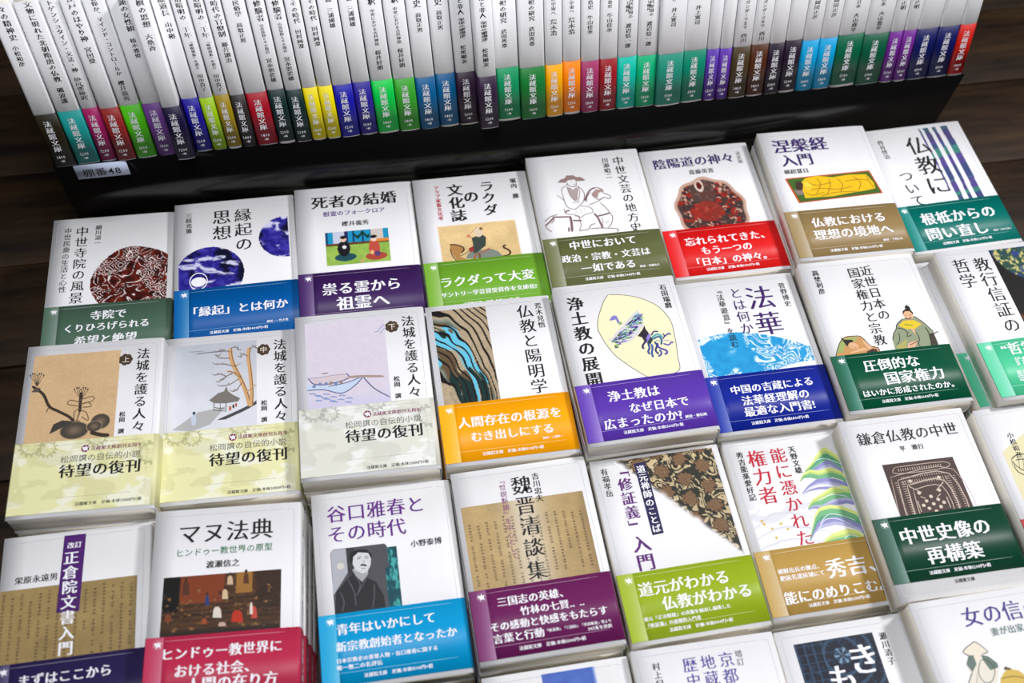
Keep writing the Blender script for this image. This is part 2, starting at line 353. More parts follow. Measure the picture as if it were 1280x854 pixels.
  ('line',((63.3,21.1),(67.4,20.6)),(120,130,190),1),
  ('line',((68,22.6),(71.9,18.2)),(120,130,190),1),
  ]),
 'L':dict(pos=(92.6,426.6,79.2),yaw=-0.73,obi=(250,165,0),text=[
  ('c','v','仏教と陽明学',82.2,6.7,93.3,'ink','m'),
  ('c','v','荒木見悟',94,6.5,31.8,'ink','m'),
  ('o','h','人間存在の根源を',111.3,13.4,96.2,'white','b'),
  ('o','h','むき出しにする',124.6,21.7,87.8,'white','b'),
  ('o','h','解説・三浦秀一',132.5,77.4,93.5,'white','b'),
  ],art=[
  ('rast',((5,4.6),(50,106.3)),'marble'),
  ]),
 'M':dict(pos=(200.7,424.9,88.5),yaw=0.74,obi=(88,52,165),text=[
  ('c','v','浄土教の展開',16.8,9.3,97.1,'ink','b'),
  ('c','v','石田瑞麿',93.4,8.1,32.6,'ink','m'),
  ('o','h','浄土教は',107.3,23.6,66,'white','b'),
  ('o','h','なぜ日本で',120,37.8,86.7,'white','b'),
  ('o','h','広まったのか?',131.1,15.1,78.5,'white','b'),
  ('o','h','解説・顕信暁',133.9,79.9,97.8,'white','b'),
  ],art=[
  ('poly',((46.1,11.6),(56,13.4),(65.7,16.3),(74.9,21.1),(83.5,28.1),(88.9,37.1),(91.6,46.5),(91.1,58.3),(90.2,67.9),(88.4,79.2),(86.9,91.3),(78.1,95),(69,97.9),(62,96.2),(51.9,86.8),(44.1,78),(37.8,69.4),(33.5,59.1),(31.2,51),(30.1,43),(32.6,33.5),(37.2,24.1),(41.5,16.7)),(232,226,186)),
  ('line',((46.1,11.6),(56,13.4),(65.7,16.3),(74.9,21.1),(83.5,28.1),(88.9,37.1),(91.6,46.5),(91.1,58.3),(90.2,67.9),(88.4,79.2),(86.9,91.3),(78.1,95),(69,97.9),(62,96.2),(51.9,86.8),(44.1,78),(37.8,69.4),(33.5,59.1),(31.2,51),(30.1,43),(32.6,33.5),(37.2,24.1),(41.5,16.7),(46.1,11.6)),(70,65,55),0.5),
  ('poly',((41.1,37.2),(43.4,34.1),(45.9,32.6),(48.3,33.6),(48.7,36.8),(49.5,40),(51.3,41.5),(48.8,43),(47.3,40.3),(46.8,36.8),(43.8,37.3)),(125,120,190)),
  ('poly',((47.8,40.4),(50.2,39.5),(51.4,40.9),(48.8,43)),(130,170,110)),
  ('poly',((35.9,55.2),(39.3,54.5),(44.2,49.1),(50.7,43.9),(55.6,39.1),(60.9,34.9),(66.8,30.5),(67.3,32.7),(69,36.8),(68.7,39.9),(68.1,43.5),(68.6,46.7),(64.8,49.2),(61.6,53.6),(56.4,57.7),(52.1,60.1),(45.1,60.8),(41.7,59.7)),(205,203,205)),
  ('line',((45.5,56.3),(46.9,55.8),(48.2,55.6)),(95,85,160),0.8),
  ('line',((49.2,54.1),(50.6,53.7),(51.9,53.5)),(80,165,170),0.8),
  ('line',((55.8,42.5),(57.3,41.7),(58.4,41)),(60,45,120),0.8),
  ('line',((39.9,62.9),(41.3,62.6),(42.7,62.7)),(70,90,60),0.8),
  ('line',((45.6,53.1),(47,52.5),(48.2,51.9)),(130,190,90),0.8),
  ('line',((67.5,35.6),(68.9,35.2),(70.2,34.8)),(110,100,180),0.8),
  ('line',((62.7,40.4),(64.1,39.9),(65.4,39.5)),(95,85,160),0.8),
  ('line',((56.3,43),(57.8,42.3),(59,41.6)),(80,165,170),0.8),
  ('line',((57.2,50),(58.5,49.7),(60,49.8)),(60,45,120),0.8),
  ('line',((53.7,52.2),(55,51.9),(56.4,51.8)),(70,90,60),0.8),
  ('line',((57.1,41.3),(58.6,40.5),(59.8,39.8)),(130,190,90),0.8),
  ('line',((60.5,43.6),(61.9,43.2),(63.3,43)),(110,100,180),0.8),
  ('line',((46.4,50.3),(47.9,49.6),(49,48.8)),(95,85,160),0.8),
  ('line',((63.5,39.5),(65,39),(66.3,38.7)),(80,165,170),0.8),
  ('line',((59.8,47.4),(61.1,47.2),(62.6,47.3)),(60,45,120),0.8),
  ('line',((59.7,47.9),(61,47.7),(62.5,47.9)),(70,90,60),0.8),
  ('line',((50.2,55.5),(51.5,55.2),(53,55.3)),(130,190,90),0.8),
  ('line',((51.7,56),(53,55.8),(54.5,55.9)),(110,100,180),0.8),
  ('line',((63.3,36.1),(64.7,35.4),(65.9,34.7)),(95,85,160),0.8),
  ('line',((42.1,55.8),(43.5,55.2),(44.7,54.6)),(80,165,170),0.8),
  ('line',((66.5,36.3),(67.9,35.8),(69.2,35.4)),(60,45,120),0.8),
  ('line',((56.2,44.7),(57.6,44.2),(58.9,43.7)),(70,90,60),0.8),
  ('line',((52.8,48.9),(54.2,48.4),(55.4,48)),(130,190,90),0.8),
  ('line',((48.7,54.3),(50,53.9),(51.4,53.7)),(110,100,180),0.8),
  ('line',((55.7,51.9),(57,51.7),(58.5,51.9)),(95,85,160),0.8),
  ('line',((58.7,49),(60,48.8),(61.6,49)),(80,165,170),0.8),
  ('line',((64.2,43.9),(65.5,43.7),(67.1,43.9)),(60,45,120),0.8),
  ('line',((57.3,42.2),(58.7,41.5),(59.9,40.9)),(70,90,60),0.8),
  ('line',((64.3,43.5),(65.6,43.3),(67.1,43.5)),(130,190,90),0.8),
  ('line',((64.9,39.1),(66.3,38.6),(67.7,38.4)),(110,100,180),0.8),
  ('line',((58.6,41.5),(60,40.9),(61.3,40.3)),(95,85,160),0.8),
  ('line',((62.7,41.3),(64.1,40.9),(65.5,40.6)),(80,165,170),0.8),
  ('line',((46,51),(47.5,50.3),(48.6,49.5)),(60,45,120),0.8),
  ('line',((64.1,43.9),(65.4,43.8),(67,44)),(70,90,60),0.8),
  ('line',((41.9,61.2),(43.2,61),(44.7,61)),(130,190,90),0.8),
  ('line',((49.7,48.8),(51.1,48.1),(52.4,47.5)),(110,100,180),0.8),
  ('line',((47.4,57.1),(48.7,56.8),(50.1,56.8)),(95,85,160),0.8),
  ('line',((63,35.9),(64.5,35.1),(65.6,34.4)),(80,165,170),0.8),
  ('line',((55.5,42.6),(56.9,41.8),(58.1,41)),(60,45,120),0.8),
  ('line',((58.9,42.5),(60.3,41.9),(61.6,41.4)),(70,90,60),0.8),
  ('line',((64.9,43),(66.3,42.8),(67.8,43)),(130,190,90),0.8),
  ('line',((53.4,55.5),(54.7,55.3),(56.2,55.5)),(110,100,180),0.8),
  ('line',((46.7,50.5),(48.2,49.8),(49.4,49.1)),(95,85,160),0.8),
  ('line',((55,42.8),(56.5,42.1),(57.6,41.3)),(80,165,170),0.8),
  ('line',((44.1,56),(45.5,55.5),(46.8,55.1)),(60,45,120),0.8),
  ('line',((55.5,43.8),(56.9,43.1),(58.1,42.4)),(70,90,60),0.8),
  ('line',((40.8,62.6),(42.1,62.3),(43.6,62.4)),(130,190,90),0.8),
  ('line',((48.2,58.5),(49.5,58.3),(51,58.5)),(110,100,180),0.8),
  ('line',((64.3,37.8),(65.7,37.3),(67,36.9)),(95,85,160),0.8),
  ('line',((51.6,51.4),(53,50.9),(54.3,50.7)),(80,165,170),0.8),
  ('line',((57.1,47.1),(58.5,46.7),(59.8,46.5)),(60,45,120),0.8),
  ('line',((54.6,49.9),(56,49.5),(57.3,49.3)),(70,90,60),0.8),
  ('line',((65.9,37.5),(67.3,37.1),(68.6,36.8)),(130,190,90),0.8),
  ('line',((51,54),(52.4,53.7),(53.8,53.6)),(110,100,180),0.8),
  ('line',((45.1,54.2),(46.5,53.6),(47.7,53.1)),(95,85,160),0.8),
  ('line',((67,36.5),(68.4,36.1),(69.8,35.8)),(80,165,170),0.8),
  ('line',((53.5,43.9),(55,43.2),(56.1,42.3)),(60,45,120),0.8),
  ('line',((50.4,52.9),(51.8,52.5),(53.2,52.3)),(70,90,60),0.8),
  ('line',((39.7,61.3),(41,60.9),(42.4,60.7)),(130,190,90),0.8),
  ('line',((56,42.3),(57.4,41.5),(58.6,40.8)),(110,100,180),0.8),
  ('line',((56.4,46.3),(57.8,45.8),(59.1,45.5)),(95,85,160),0.8),
  ('line',((57.8,43.8),(59.2,43.2),(60.5,42.8)),(80,165,170),0.8),
  ('line',((59.2,46.5),(60.6,46.2),(62,46.1)),(60,45,120),0.8),
  ('line',((38.6,57.4),(40,56.7),(41.2,55.9)),(70,90,60),0.8),
  ('line',((58.6,49.6),(59.9,49.4),(61.4,49.6)),(130,190,90),0.8),
  ('line',((45.7,55.2),(47.1,54.8),(48.4,54.4)),(110,100,180),0.8),
  ('line',((55.2,45.9),(56.6,45.3),(57.9,44.8)),(95,85,160),0.8),
  ('line',((48.6,51.4),(50,50.9),(51.3,50.4)),(80,165,170),0.8),
  ('line',((49.2,54),(50.5,53.6),(51.9,53.5)),(60,45,120),0.8),
  ('line',((46.9,53.5),(48.3,52.9),(49.6,52.5)),(70,90,60),0.8),
  ('line',((60,38.3),(61.5,37.6),(62.7,36.8)),(130,190,90),0.8),
  ('line',((55,50.7),(56.4,50.4),(57.8,50.4)),(110,100,180),0.8),
  ('line',((47,51.8),(48.4,51.2),(49.6,50.6)),(95,85,160),0.8),
  ('line',((61.3,39.3),(62.7,38.7),(64,38.1)),(80,165,170),0.8),
  ('line',((43.9,56.4),(45.3,55.9),(46.6,55.6)),(60,45,120),0.8),
  ('line',((58,40.9),(59.4,40.2),(60.6,39.5)),(70,90,60),0.8),
  ('line',((47.5,52.6),(48.9,52),(50.2,51.6)),(130,190,90),0.8),
  ('line',((62.5,40.1),(63.9,39.6),(65.3,39.3)),(110,100,180),0.8),
  ('line',((62.7,37.3),(64.2,36.7),(65.4,36)),(95,85,160),0.8),
  ('line',((48.4,55.2),(49.7,54.8),(51.1,54.7)),(80,165,170),0.8),
  ('line',((64.1,38.7),(65.5,38.2),(66.8,37.9)),(60,45,120),0.8),
  ('line',((44.4,53),(45.8,52.3),(47,51.6)),(70,90,60),0.8),
  ('line',((53.2,46.3),(54.6,45.6),(55.8,45)),(130,190,90),0.8),
  ('line',((62.4,44.2),(63.7,44),(65.2,44)),(110,100,180),0.8),
  ('line',((43.5,55.2),(44.9,54.6),(46.2,54.1)),(95,85,160),0.8),
  ('line',((62.1,42.6),(63.5,42.2),(64.9,42.1)),(80,165,170),0.8),
  ('line',((61.6,40.1),(63,39.6),(64.3,39.1)),(60,45,120),0.8),
  ('line',((42,56.6),(43.4,56),(44.7,55.5)),(70,90,60),0.8),
  ('line',((61.1,39.9),(62.5,39.2),(63.8,38.7)),(130,190,90),0.8),
  ('line',((48.3,52.8),(49.7,52.3),(51,51.9)),(110,100,180),0.8),
  ('line',((50.3,51.1),(51.7,50.6),(53,50.3)),(95,85,160),0.8),
  ('line',((64.6,35.5),(66.1,34.8),(67.3,34.1)),(80,165,170),0.8),
  ('line',((39.9,63.8),(41.2,63.6),(42.7,63.7)),(60,45,120),0.8),
  ('line',((64.9,43.1),(66.2,42.9),(67.8,43.1)),(70,90,60),0.8),
  ('line',((51.4,56.3),(52.7,56.1),(54.2,56.3)),(130,190,90),0.8),
  ('line',((64.9,35.8),(66.4,35.2),(67.6,34.6)),(110,100,180),0.8),
  ('line',((60.5,46.2),(61.9,45.9),(63.3,46)),(95,85,160),0.8),
  ('line',((57.6,45.8),(58.9,45.3),(60.3,45.1)),(80,165,170),0.8),
  ('line',((46.6,53.4),(48,52.8),(49.2,52.4)),(60,45,120),0.8),
  ('line',((44.4,52.5),(45.8,51.7),(47,51)),(70,90,60),0.8),
  ('line',((55,45.7),(56.4,45.1),(57.7,44.5)),(130,190,90),0.8),
  ('line',((61.2,37.5),(62.6,36.8),(63.8,36)),(110,100,180),0.8),
  ('line',((65.1,40),(66.5,39.7),(67.9,39.6)),(95,85,160),0.8),
  ('line',((66.1,40.9),(67.5,40.7),(69,40.8)),(80,165,170),0.8),
  ('line',((64.8,39.3),(66.2,38.8),(67.5,38.6)),(60,45,120),0.8),
  ('line',((39.8,62.3),(41.1,62),(42.5,61.9)),(70,90,60),0.8),
  ('line',((43.2,55.7),(44.6,55.1),(45.9,54.6)),(130,190,90),0.8),
  ('line',((57.6,45.9),(58.9,45.4),(60.3,45.1)),(110,100,180),0.8),
  ('line',((50.9,56.5),(52.2,56.3),(53.7,56.5)),(95,85,160),0.8),
  ('line',((55.8,45.5),(57.2,45),(58.5,44.5)),(80,165,170),0.8),
  ('line',((46.4,58.7),(47.7,58.5),(49.2,58.6)),(60,45,120),0.8),
  ('line',((52.4,53.8),(53.7,53.5),(55.2,53.5)),(70,90,60),0.8),
  ('line',((48.1,50.6),(49.5,50),(50.8,49.4)),(130,190,90),0.8),
  ('line',((54.1,52.6),(55.4,52.4),(56.9,52.4)),(110,100,180),0.8),
  ('line',((44.1,59.6),(45.4,59.3),(46.9,59.4)),(95,85,160),0.8),
  ('line',((65.9,40.3),(67.2,40),(68.7,40.1)),(80,165,170),0.8),
  ('line',((61.5,36.9),(63,36.1),(64.1,35.3)),(60,45,120),0.8),
  ('line',((57,50.1),(58.3,49.9),(59.8,50)),(70,90,60),0.8),
  ('line',((39.8,58.2),(41.2,57.6),(42.4,57.1)),(130,190,90),0.8),
  ('line',((46.3,55.5),(47.7,55),(49,54.8)),(110,100,180),0.8),
  ('line',((50.5,51.7),(51.9,51.2),(53.2,50.9)),(95,85,160),0.8),
  ('line',((60.1,38),(61.6,37.2),(62.7,36.4)),(80,165,170),0.8),
  ('line',((39.6,57.1),(41,56.4),(42.2,55.7)),(60,45,120),0.8),
  ('line',((41.5,55),(42.9,54.2),(44.1,53.5)),(70,90,60),0.8),
  ('line',((67.6,39),(69,38.7),(70.4,38.8)),(130,190,90),0.8),
  ('line',((41.2,59.1),(42.6,58.6),(43.9,58.4)),(110,100,180),0.8),
  ('line',((47.3,52.5),(48.7,52),(49.9,51.5)),(95,85,160),0.8),
  ('line',((48.8,54.9),(50.1,54.5),(51.5,54.4)),(80,165,170),0.8),
  ('line',((55.1,46.4),(56.5,45.9),(57.8,45.5)),(60,45,120),0.8),
  ('line',((43.8,55.5),(45.2,54.9),(46.5,54.5)),(70,90,60),0.8),
  ('line',((42.4,58.7),(43.7,58.3),(45.1,58.1)),(130,190,90),0.8),
  ('line',((58.9,43),(60.3,42.4),(61.6,42)),(110,100,180),0.8),
  ('line',((40.4,56.9),(41.8,56.2),(43,55.6)),(95,85,160),0.8),
  ('line',((49.3,54),(50.7,53.6),(52,53.5)),(80,165,170),0.8),
  ('line',((60.9,41.1),(62.3,40.6),(63.6,40.1)),(60,45,120),0.8),
  ('line',((61.9,42.6),(63.2,42.2),(64.6,42.1)),(70,90,60),0.8),
  ('line',((50.6,50.5),(52,50),(53.3,49.6)),(130,190,90),0.8),
  ('line',((52.8,52.6),(54.2,52.2),(55.6,52.2)),(110,100,180),0.8),
  ('line',((50.7,54),(52.1,53.6),(53.5,53.5)),(95,85,160),0.8),
  ('line',((51.3,48.5),(52.7,47.9),(53.9,47.4)),(80,165,170),0.8),
  ('line',((54,51.3),(55.3,51),(56.7,50.9)),(60,45,120),0.8),
  ('line',((40.7,58.8),(42.1,58.3),(43.4,58)),(70,90,60),0.8),
  ('line',((51.1,55.7),(52.4,55.5),(53.9,55.6)),(130,190,90),0.8),
  ('line',((65.5,36.7),(66.9,36.1),(68.2,35.7)),(110,100,180),0.8),
  ('line',((65.1,41),(66.5,40.7),(67.9,40.7)),(95,85,160),0.8),
  ('line',((46,55.1),(47.4,54.6),(48.7,54.3)),(80,165,170),0.8),
  ('line',((42.8,60.7),(44.2,60.4),(45.6,60.5)),(60,45,120),0.8),
  ('line',((58.1,49.3),(59.4,49.1),(60.9,49.2)),(70,90,60),0.8),
  ('line',((61.7,43.3),(63,42.9),(64.5,42.8)),(130,190,90),0.8),
  ('line',((59.7,44.1),(61.1,43.7),(62.5,43.5)),(110,100,180),0.8),
  ('line',((41.9,59.4),(43.2,59),(44.6,58.8)),(95,85,160),0.8),
  ('line',((38.3,58.4),(39.7,57.7),(40.9,57.1)),(80,165,170),0.8),
  ('line',((60.1,38.4),(61.6,37.7),(62.7,36.9)),(60,45,120),0.8),
  ('line',((40.6,56),(42,55.3),(43.2,54.6)),(70,90,60),0.8),
  ('line',((63.5,36.7),(64.9,36.1),(66.1,35.4)),(130,190,90),0.8),
  ('line',((40.2,62.7),(41.5,62.5),(43,62.6)),(110,100,180),0.8),
  ('line',((42.9,61),(44.2,60.7),(45.6,60.8)),(95,85,160),0.8),
  ('line',((58.3,48.4),(59.7,48.2),(61.1,48.2)),(80,165,170),0.8),
  ('line',((66.4,37.7),(67.8,37.3),(69.2,37.1)),(60,45,120),0.8),
  ('line',((60.8,37.7),(62.3,37),(63.4,36.2)),(70,90,60),0.8),
  ('line',((60.7,42.7),(62.1,42.2),(63.4,41.9)),(130,190,90),0.8),
  ('line',((58.5,40.5),(59.9,39.8),(61.1,39.1)),(110,100,180),0.8),
  ('line',((60.8,46.9),(62.1,46.7),(63.6,46.9)),(95,85,160),0.8),
  ('line',((40.2,58.3),(41.6,57.8),(42.8,57.3)),(80,165,170),0.8),
  ('line',((55,51.8),(56.3,51.6),(57.8,51.6)),(60,45,120),0.8),
  ('line',((45,53.1),(46.4,52.4),(47.6,51.8)),(70,90,60),0.8),
  ('line',((45.9,56.6),(47.3,56.3),(48.7,56.1)),(130,190,90),0.8),
  ('line',((60.1,42),(61.5,41.5),(62.8,41.1)),(110,100,180),0.8),
  ('line',((48.8,52.2),(50.2,51.6),(51.5,51.3)),(95,85,160),0.8),
  ('line',((48.4,52.8),(49.8,52.2),(51.1,51.9)),(80,165,170),0.8),
  ('poly',((60.7,55.3),(65.6,50.5),(68.7,46.4),(68.9,49.8),(70.2,53.1),(70.7,55.6),(67.1,59.4),(65.1,60.9),(63.9,57.1)),(45,38,50)),
  ('poly',((64.2,62.6),(69.8,54.9),(71.5,54.5),(71.2,57.6),(66.7,63)),(140,125,205)),
  ('poly',((66.7,63),(71.2,57.6),(72.7,60.2),(69.5,64.6)),(40,60,60)),
  ('line',((67.7,63.1),(67.6,68),(65.7,71.3),(66.6,73.8)),(50,75,130),1.6),
  ('line',((70,64.7),(70.1,68.3),(68.4,72.9),(68.4,77.1)),(50,90,150),1.6),
  ('line',((73.1,62.7),(74.2,66.6),(72,71.1),(73.7,74.9)),(50,60,110),1.5),
  ('line',((75.3,64.3),(75,67.9),(77,70),(80.6,72.4),(80.6,74.8),(78.2,75.6)),(75,70,160),1.5),
  ('line',((75.2,70.9),(76.2,73.5),(75.1,75.7),(72.7,76.9)),(60,80,150),1.4),
  ('line',((72,58.9),(75.8,56.4),(78.8,56.9),(80.8,59.6)),(80,165,170),1.7),
  ('line',((72.7,60.2),(77.4,58.5),(79.3,61.3),(77.9,66.5)),(50,100,140),1.5),
  ('line',((74.4,61.7),(77.8,62.9)),(80,165,170),1.4),
  ('line',((72,56.5),(75,53.2),(78.6,53.8)),(60,60,110),1.2),
  ('line',((80.3,61.4),(82.6,58.7),(81.7,56.1)),(60,60,120),1),
  ('line',((82.5,59.3),(86.3,56.8),(88,58.3)),(60,60,140),1.2),
  ('line',((80.5,62.7),(85.6,63.5)),(140,120,200),1.1),
  ('line',((79.8,65.6),(84,67.5),(86.8,65.2),(88.1,66.3)),(90,80,170),1.2),
  ('line',((67.6,59.4),(63.2,64.3),(62.4,66.5),(63,68.2)),(45,45,80),1.6),
  ]),
 'N':dict(pos=(311,426,71.3),yaw=-0.45,obi=(12,34,142),text=[
  ('c','v','法',69.8,9.2,35.4,(60,25,95),'m'),
  ('c','v','華',69.9,36.1,61.6,(60,25,95),'m'),
  ('c','v','とは何か',50,9.2,57.5,(60,25,95),'m'),
  ('c','v','菅野博史',92,9.6,34.5,'ink','m'),
  ('c','v','『法華遊意』を読む',35.5,7.8,69.2,'ink','m'),
  ('o','h','中国の吉蔵による',108.3,19.8,90.7,'white','b'),
  ('o','h','法華経理解の',119.2,26.5,83.9,'white','b'),
  ('o','h','最適な入門書!',129.4,25.8,86.1,'white','b'),
  ],art=[
  ('rast',((5.7,50.3),(98.1,100.5)),'wave'),
  ]),
 'O':dict(pos=(413.8,424,83.4),yaw=-0.79,obi=(0,78,52),text=[
  ('c','v','近世日本の',58.2,8.1,65.3,'ink','m'),
  ('c','v','国家権力と宗教',46.8,8.7,89,'ink','m'),
  ('c','v','高埜利彦',13.1,7.7,33,'ink','m'),
  ('o','h','圧倒的な',106.5,24.5,73,'white','b'),
  ('o','h','国家権力',119.8,38,89.5,'white','b'),
  ('o','h','はいかに形成されたのか。',131.4,15.7,97.4,'white','b'),
  ],art=[
  ('poly',((57.4,85),(60.4,78.9),(64,74.7),(66.3,70.3),(73,65.4),(83.6,63.9),(88.8,70.3),(92.8,77.4),(94.6,81.3),(94.8,89.7),(94.4,95.2),(91.8,102.2),(56,99.5),(56.6,93.2)),(135,145,115)),
  ('poly',((90.8,82.7),(94.3,82.2),(94.3,93.4),(93,96.9),(88.3,96.3)),(60,50,40)),
  ('poly',((59.1,90.7),(68.1,86.3),(70.3,84.8),(66.3,93.5),(68,95.5),(57.6,95.1)),(165,160,90)),
  ('poly',((74.4,62.8),(76.4,58.3),(80.9,57.4),(84.1,60.2),(82.5,65.7),(77.1,67.9)),(215,170,130)),
  ('poly',((74.5,61.8),(75.6,58.2),(78.8,56.2),(78.7,54.2),(81.5,52.2),(83.3,55.3),(82.9,57.6),(84.2,61.1),(83.3,62.5),(81.6,58.9),(77.6,58.4)),(30,25,22)),
  ('poly',((67,71.8),(73.2,67.4),(82.1,68),(87.5,72.5),(79.8,76.7),(72.7,75.8)),(215,185,35)),
  ('poly',((67.1,93.6),(69.5,89.3),(74.8,88.1),(78,88.5),(73.4,94.4),(68,95.5)),(210,165,135)),
  ('poly',((76.1,75.3),(79,76.6),(79.1,83.1),(77.7,80.1)),(215,170,130)),
  ('line',((57.4,85),(60.4,78.9),(64,74.7),(66.3,70.3),(73,65.4)),(40,35,30),0.7),
  ('line',((83.6,63.9),(88.8,70.3),(92.8,77.4),(94.6,81.3)),(40,35,30),0.7),
  ('line',((65.1,78.5),(63.3,85.7),(59.4,89.8)),(40,35,30),0.6),
  ('line',((79.6,79.4),(80.5,86.1),(77.8,91.3),(79.6,95.2)),(40,35,30),0.6),
  ('line',((89.2,76),(90.3,81.7),(89.3,89),(88.1,94.4)),(40,35,30),0.8),
  ('line',((73.3,78.6),(70.9,83),(75.5,81.7)),(40,35,30),0.6),
  ('line',((65.1,73.9),(70.3,75.5),(72.2,79.4)),(40,35,30),0.6),
  ('line',((75.7,64.8),(78,66.5),(81.1,65)),(40,35,30),0.9),
  ('line',((75.9,62),(77.2,63.1)),(40,35,30),0.7),
  ('line',((79.6,63.4),(82.1,62.3)),(40,35,30),0.7),
  ('line',((91.3,83.7),(98.8,81.4)),(35,28,25),2),
  ('line',((70.4,91.2),(78.3,88.6)),(110,65,40),1.4),
  ('line',((72.7,71.1),(79.5,72.9)),(110,140,50),2),
  ('poly',((5,94.7),(6.5,91.3),(12.1,82.9),(14.7,78.6),(20.8,76.2),(26.2,76.9),(32.2,78.5),(34.3,82),(36.9,88.8),(40.4,88.3),(42.6,91.4),(42.6,95.9),(41.7,98.5),(19.2,98.4)),(190,140,85)),
  ('poly',((4.9,95.2),(6.5,91.3),(12.3,82),(17.7,78.1),(28.4,77.6),(27.3,81.1),(17.5,83.6),(11.8,91.1),(9.1,97.1)),(150,165,95)),
  ('poly',((19.1,83.8),(23.6,82.5),(27,85.7),(26.2,89.3),(22.3,88.8),(19.5,87.5)),(215,170,130)),
  ('poly',((14.6,76.3),(17.2,79.4),(23.5,80.2),(24.5,82.2),(20.1,83),(17.4,86.3),(16.2,82.5)),(35,30,28)),
  ('poly',((18.1,91.9),(30.4,88.9),(33.2,90.2),(31.5,95.4),(18.2,96.4)),(215,170,130)),
  ('poly',((31.2,81.6),(34,82.9),(38.2,89.9),(34.5,91.2)),(215,170,130)),
  ('poly',((32.3,92.8),(37.9,90.8),(41.5,92.1),(40.3,95.6),(31.9,96.4)),(55,25,20)),
  ('line',((5,94.7),(6.5,91.3),(12.3,82),(18,77.2),(26.2,76.9),(32.2,78.5),(37.2,87.9),(42.9,90.5),(42.6,95.9)),(45,40,30),0.6),
  ('line',((20.8,85.8),(22.1,86.9)),(40,35,30),0.6),
  ('line',((22.6,87.9),(25.1,87.8)),(120,40,30),0.8),
  ]),
 'P':dict(pos=(534.6,414.3,94),yaw=0.3,obi=(75,195,145),text=[
  ('c','v','教行信証の',36.7,10.2,88.5,'ink','m'),
  ('c','v','哲学',18.1,9.3,40.9,'ink','m'),
  ('o','h','“哲学”とは',102.8,17.7,78.1,'white','b'),
  ('o','h','『教行信証』の',116.4,19.2,96.2,'white','b'),
  ('o','h','真宗教学の原点を問い直す',125.3,21.4,77.7,'white','b'),
  ('o','h','宗教哲学の名著',130.1,21,64.9,'white','b'),
  ],art=[
  ('rast',((48.2,4.8),(107,100.7)),'cosmos'),
  ]),
 'Q':dict(pos=(-236.3,274.8,66.9),yaw=-1,obi=(42,34,78),text=[
  ('c','h','改訂',11.3,45.1,55.5,'white','m'),
  ('c','v','正倉院文書入門',48.7,15.4,93.3,'white','b'),
  ('c','h','栄原永遠男',33.8,10,40.2,'ink','m'),
  ('o','h','まずはここから',106.8,17.9,81.5,'white','b'),
  ],art=[
  ('rast',((0.6,40.5),(95.9,106.3)),'paper'),
  ('scrib',((0.6,42.7),(95.1,103.5)),15,24),
  ('poly',((42.7,3.2),(58.2,3.4),(55.4,96.6),(39.4,95.7)),(75,30,105)),
  ]),
 'R':dict(pos=(-128.5,270.9,81.3),yaw=-3.97,obi=(182,42,74),text=[
  ('c','h','マヌ法典',19.1,16.6,85.5,'ink','m'),
  ('c','h','ヒンドゥー教世界の原型',33.5,16,85.1,(60,120,80),'g'),
  ('c','h','渡瀬信之',43.7,38.1,61.9,'ink','m'),
  ('o','h','ヒンドゥー教世界に',106.2,10.7,93.2,'white','b'),
  ('o','h','おける社会、',118.4,20.3,76.8,'white','b'),
  ('o','h','人間の在り方',128.2,28.9,90.5,'white','b'),
  ],art=[
  ('rast',((9.1,51.2),(91.4,102)),'ghat'),
  ('poly',((38.8,73.4),(38.9,68),(39.5,66.2),(40.5,66.3),(41.3,68.2),(41.9,73.7)),(40,60,110)),
  ('ell',((39.9,65.2),(39,65.2),(39.9,63.9)),(60,38,28)),
  ('poly',((44.6,82.9),(44.9,77),(46.3,75.1),(48.4,75.3),(49.9,77.4),(50.8,83.4)),(215,205,190)),
  ('ell',((47.3,74.2),(46.3,74.1),(47.2,72.9)),(60,38,28)),
  ('poly',((57.5,87.1),(58,80.8),(59.9,78.8),(62.7,79),(64.7,81.3),(65.7,87.8)),(180,45,25)),
  ('ell',((61.3,77.9),(60.3,77.8),(61.2,76.6)),(60,38,28)),
  ('poly',((71.2,85.4),(71.4,79),(72.3,76.9),(73.7,77),(74.7,79.3),(75.3,85.8)),(190,70,60)),
  ('ell',((73,76),(72,75.9),(72.9,74.7)),(60,38,28)),
  ('poly',((72.3,65.6),(72.5,60.7),(73.3,59.1),(74.5,59.2),(75.4,60.9),(75.8,65.9)),(70,40,25)),
  ('ell',((73.9,58.1),(72.9,58),(73.8,56.8)),(60,38,28)),
  ('poly',((22.9,64.9),(22.9,57.2),(23.9,54.7),(25.6,54.8),(26.9,57.5),(27.8,65.3)),(80,45,30)),
  ('ell',((24.7,53.7),(23.7,53.6),(24.6,52.4)),(60,38,28)),
  ('poly',((53.6,59.7),(53.8,54.7),(54.7,53.1),(56.1,53.2),(57.2,55),(57.8,60)),(200,170,140)),
  ('ell',((55.4,52.1),(54.4,52),(55.4,50.8)),(60,38,28)),
  ('poly',((11.8,83.3),(12,79.1),(13,77.7),(14.6,77.9),(15.8,79.4),(16.6,83.7)),(120,60,35)),
  ('ell',((13.7,76.8),(12.8,76.7),(13.7,75.5)),(60,38,28)),
  ('poly',((36.9,86.8),(37.2,83.7),(38.1,82.7),(39.4,82.8),(40.5,83.9),(41,87.2)),(150,70,40)),
  ('ell',((38.7,81.7),(37.7,81.6),(38.6,80.4)),(60,38,28)),
  ('poly',((64.9,59.9),(65.1,53.8),(66,51.8),(67.3,51.9),(68.3,54),(68.9,60.2)),(90,50,30)),
  ('ell',((66.6,50.8),(65.6,50.7),(66.6,49.5)),(60,38,28)),
  ('poly',((46.8,71.9),(47.1,67.6),(48.2,66.2),(49.8,66.3),(51,67.9),(51.7,72.3)),(110,55,35)),
  ('ell',((49,65.3),(48,65.2),(48.9,63.9)),(60,38,28)),
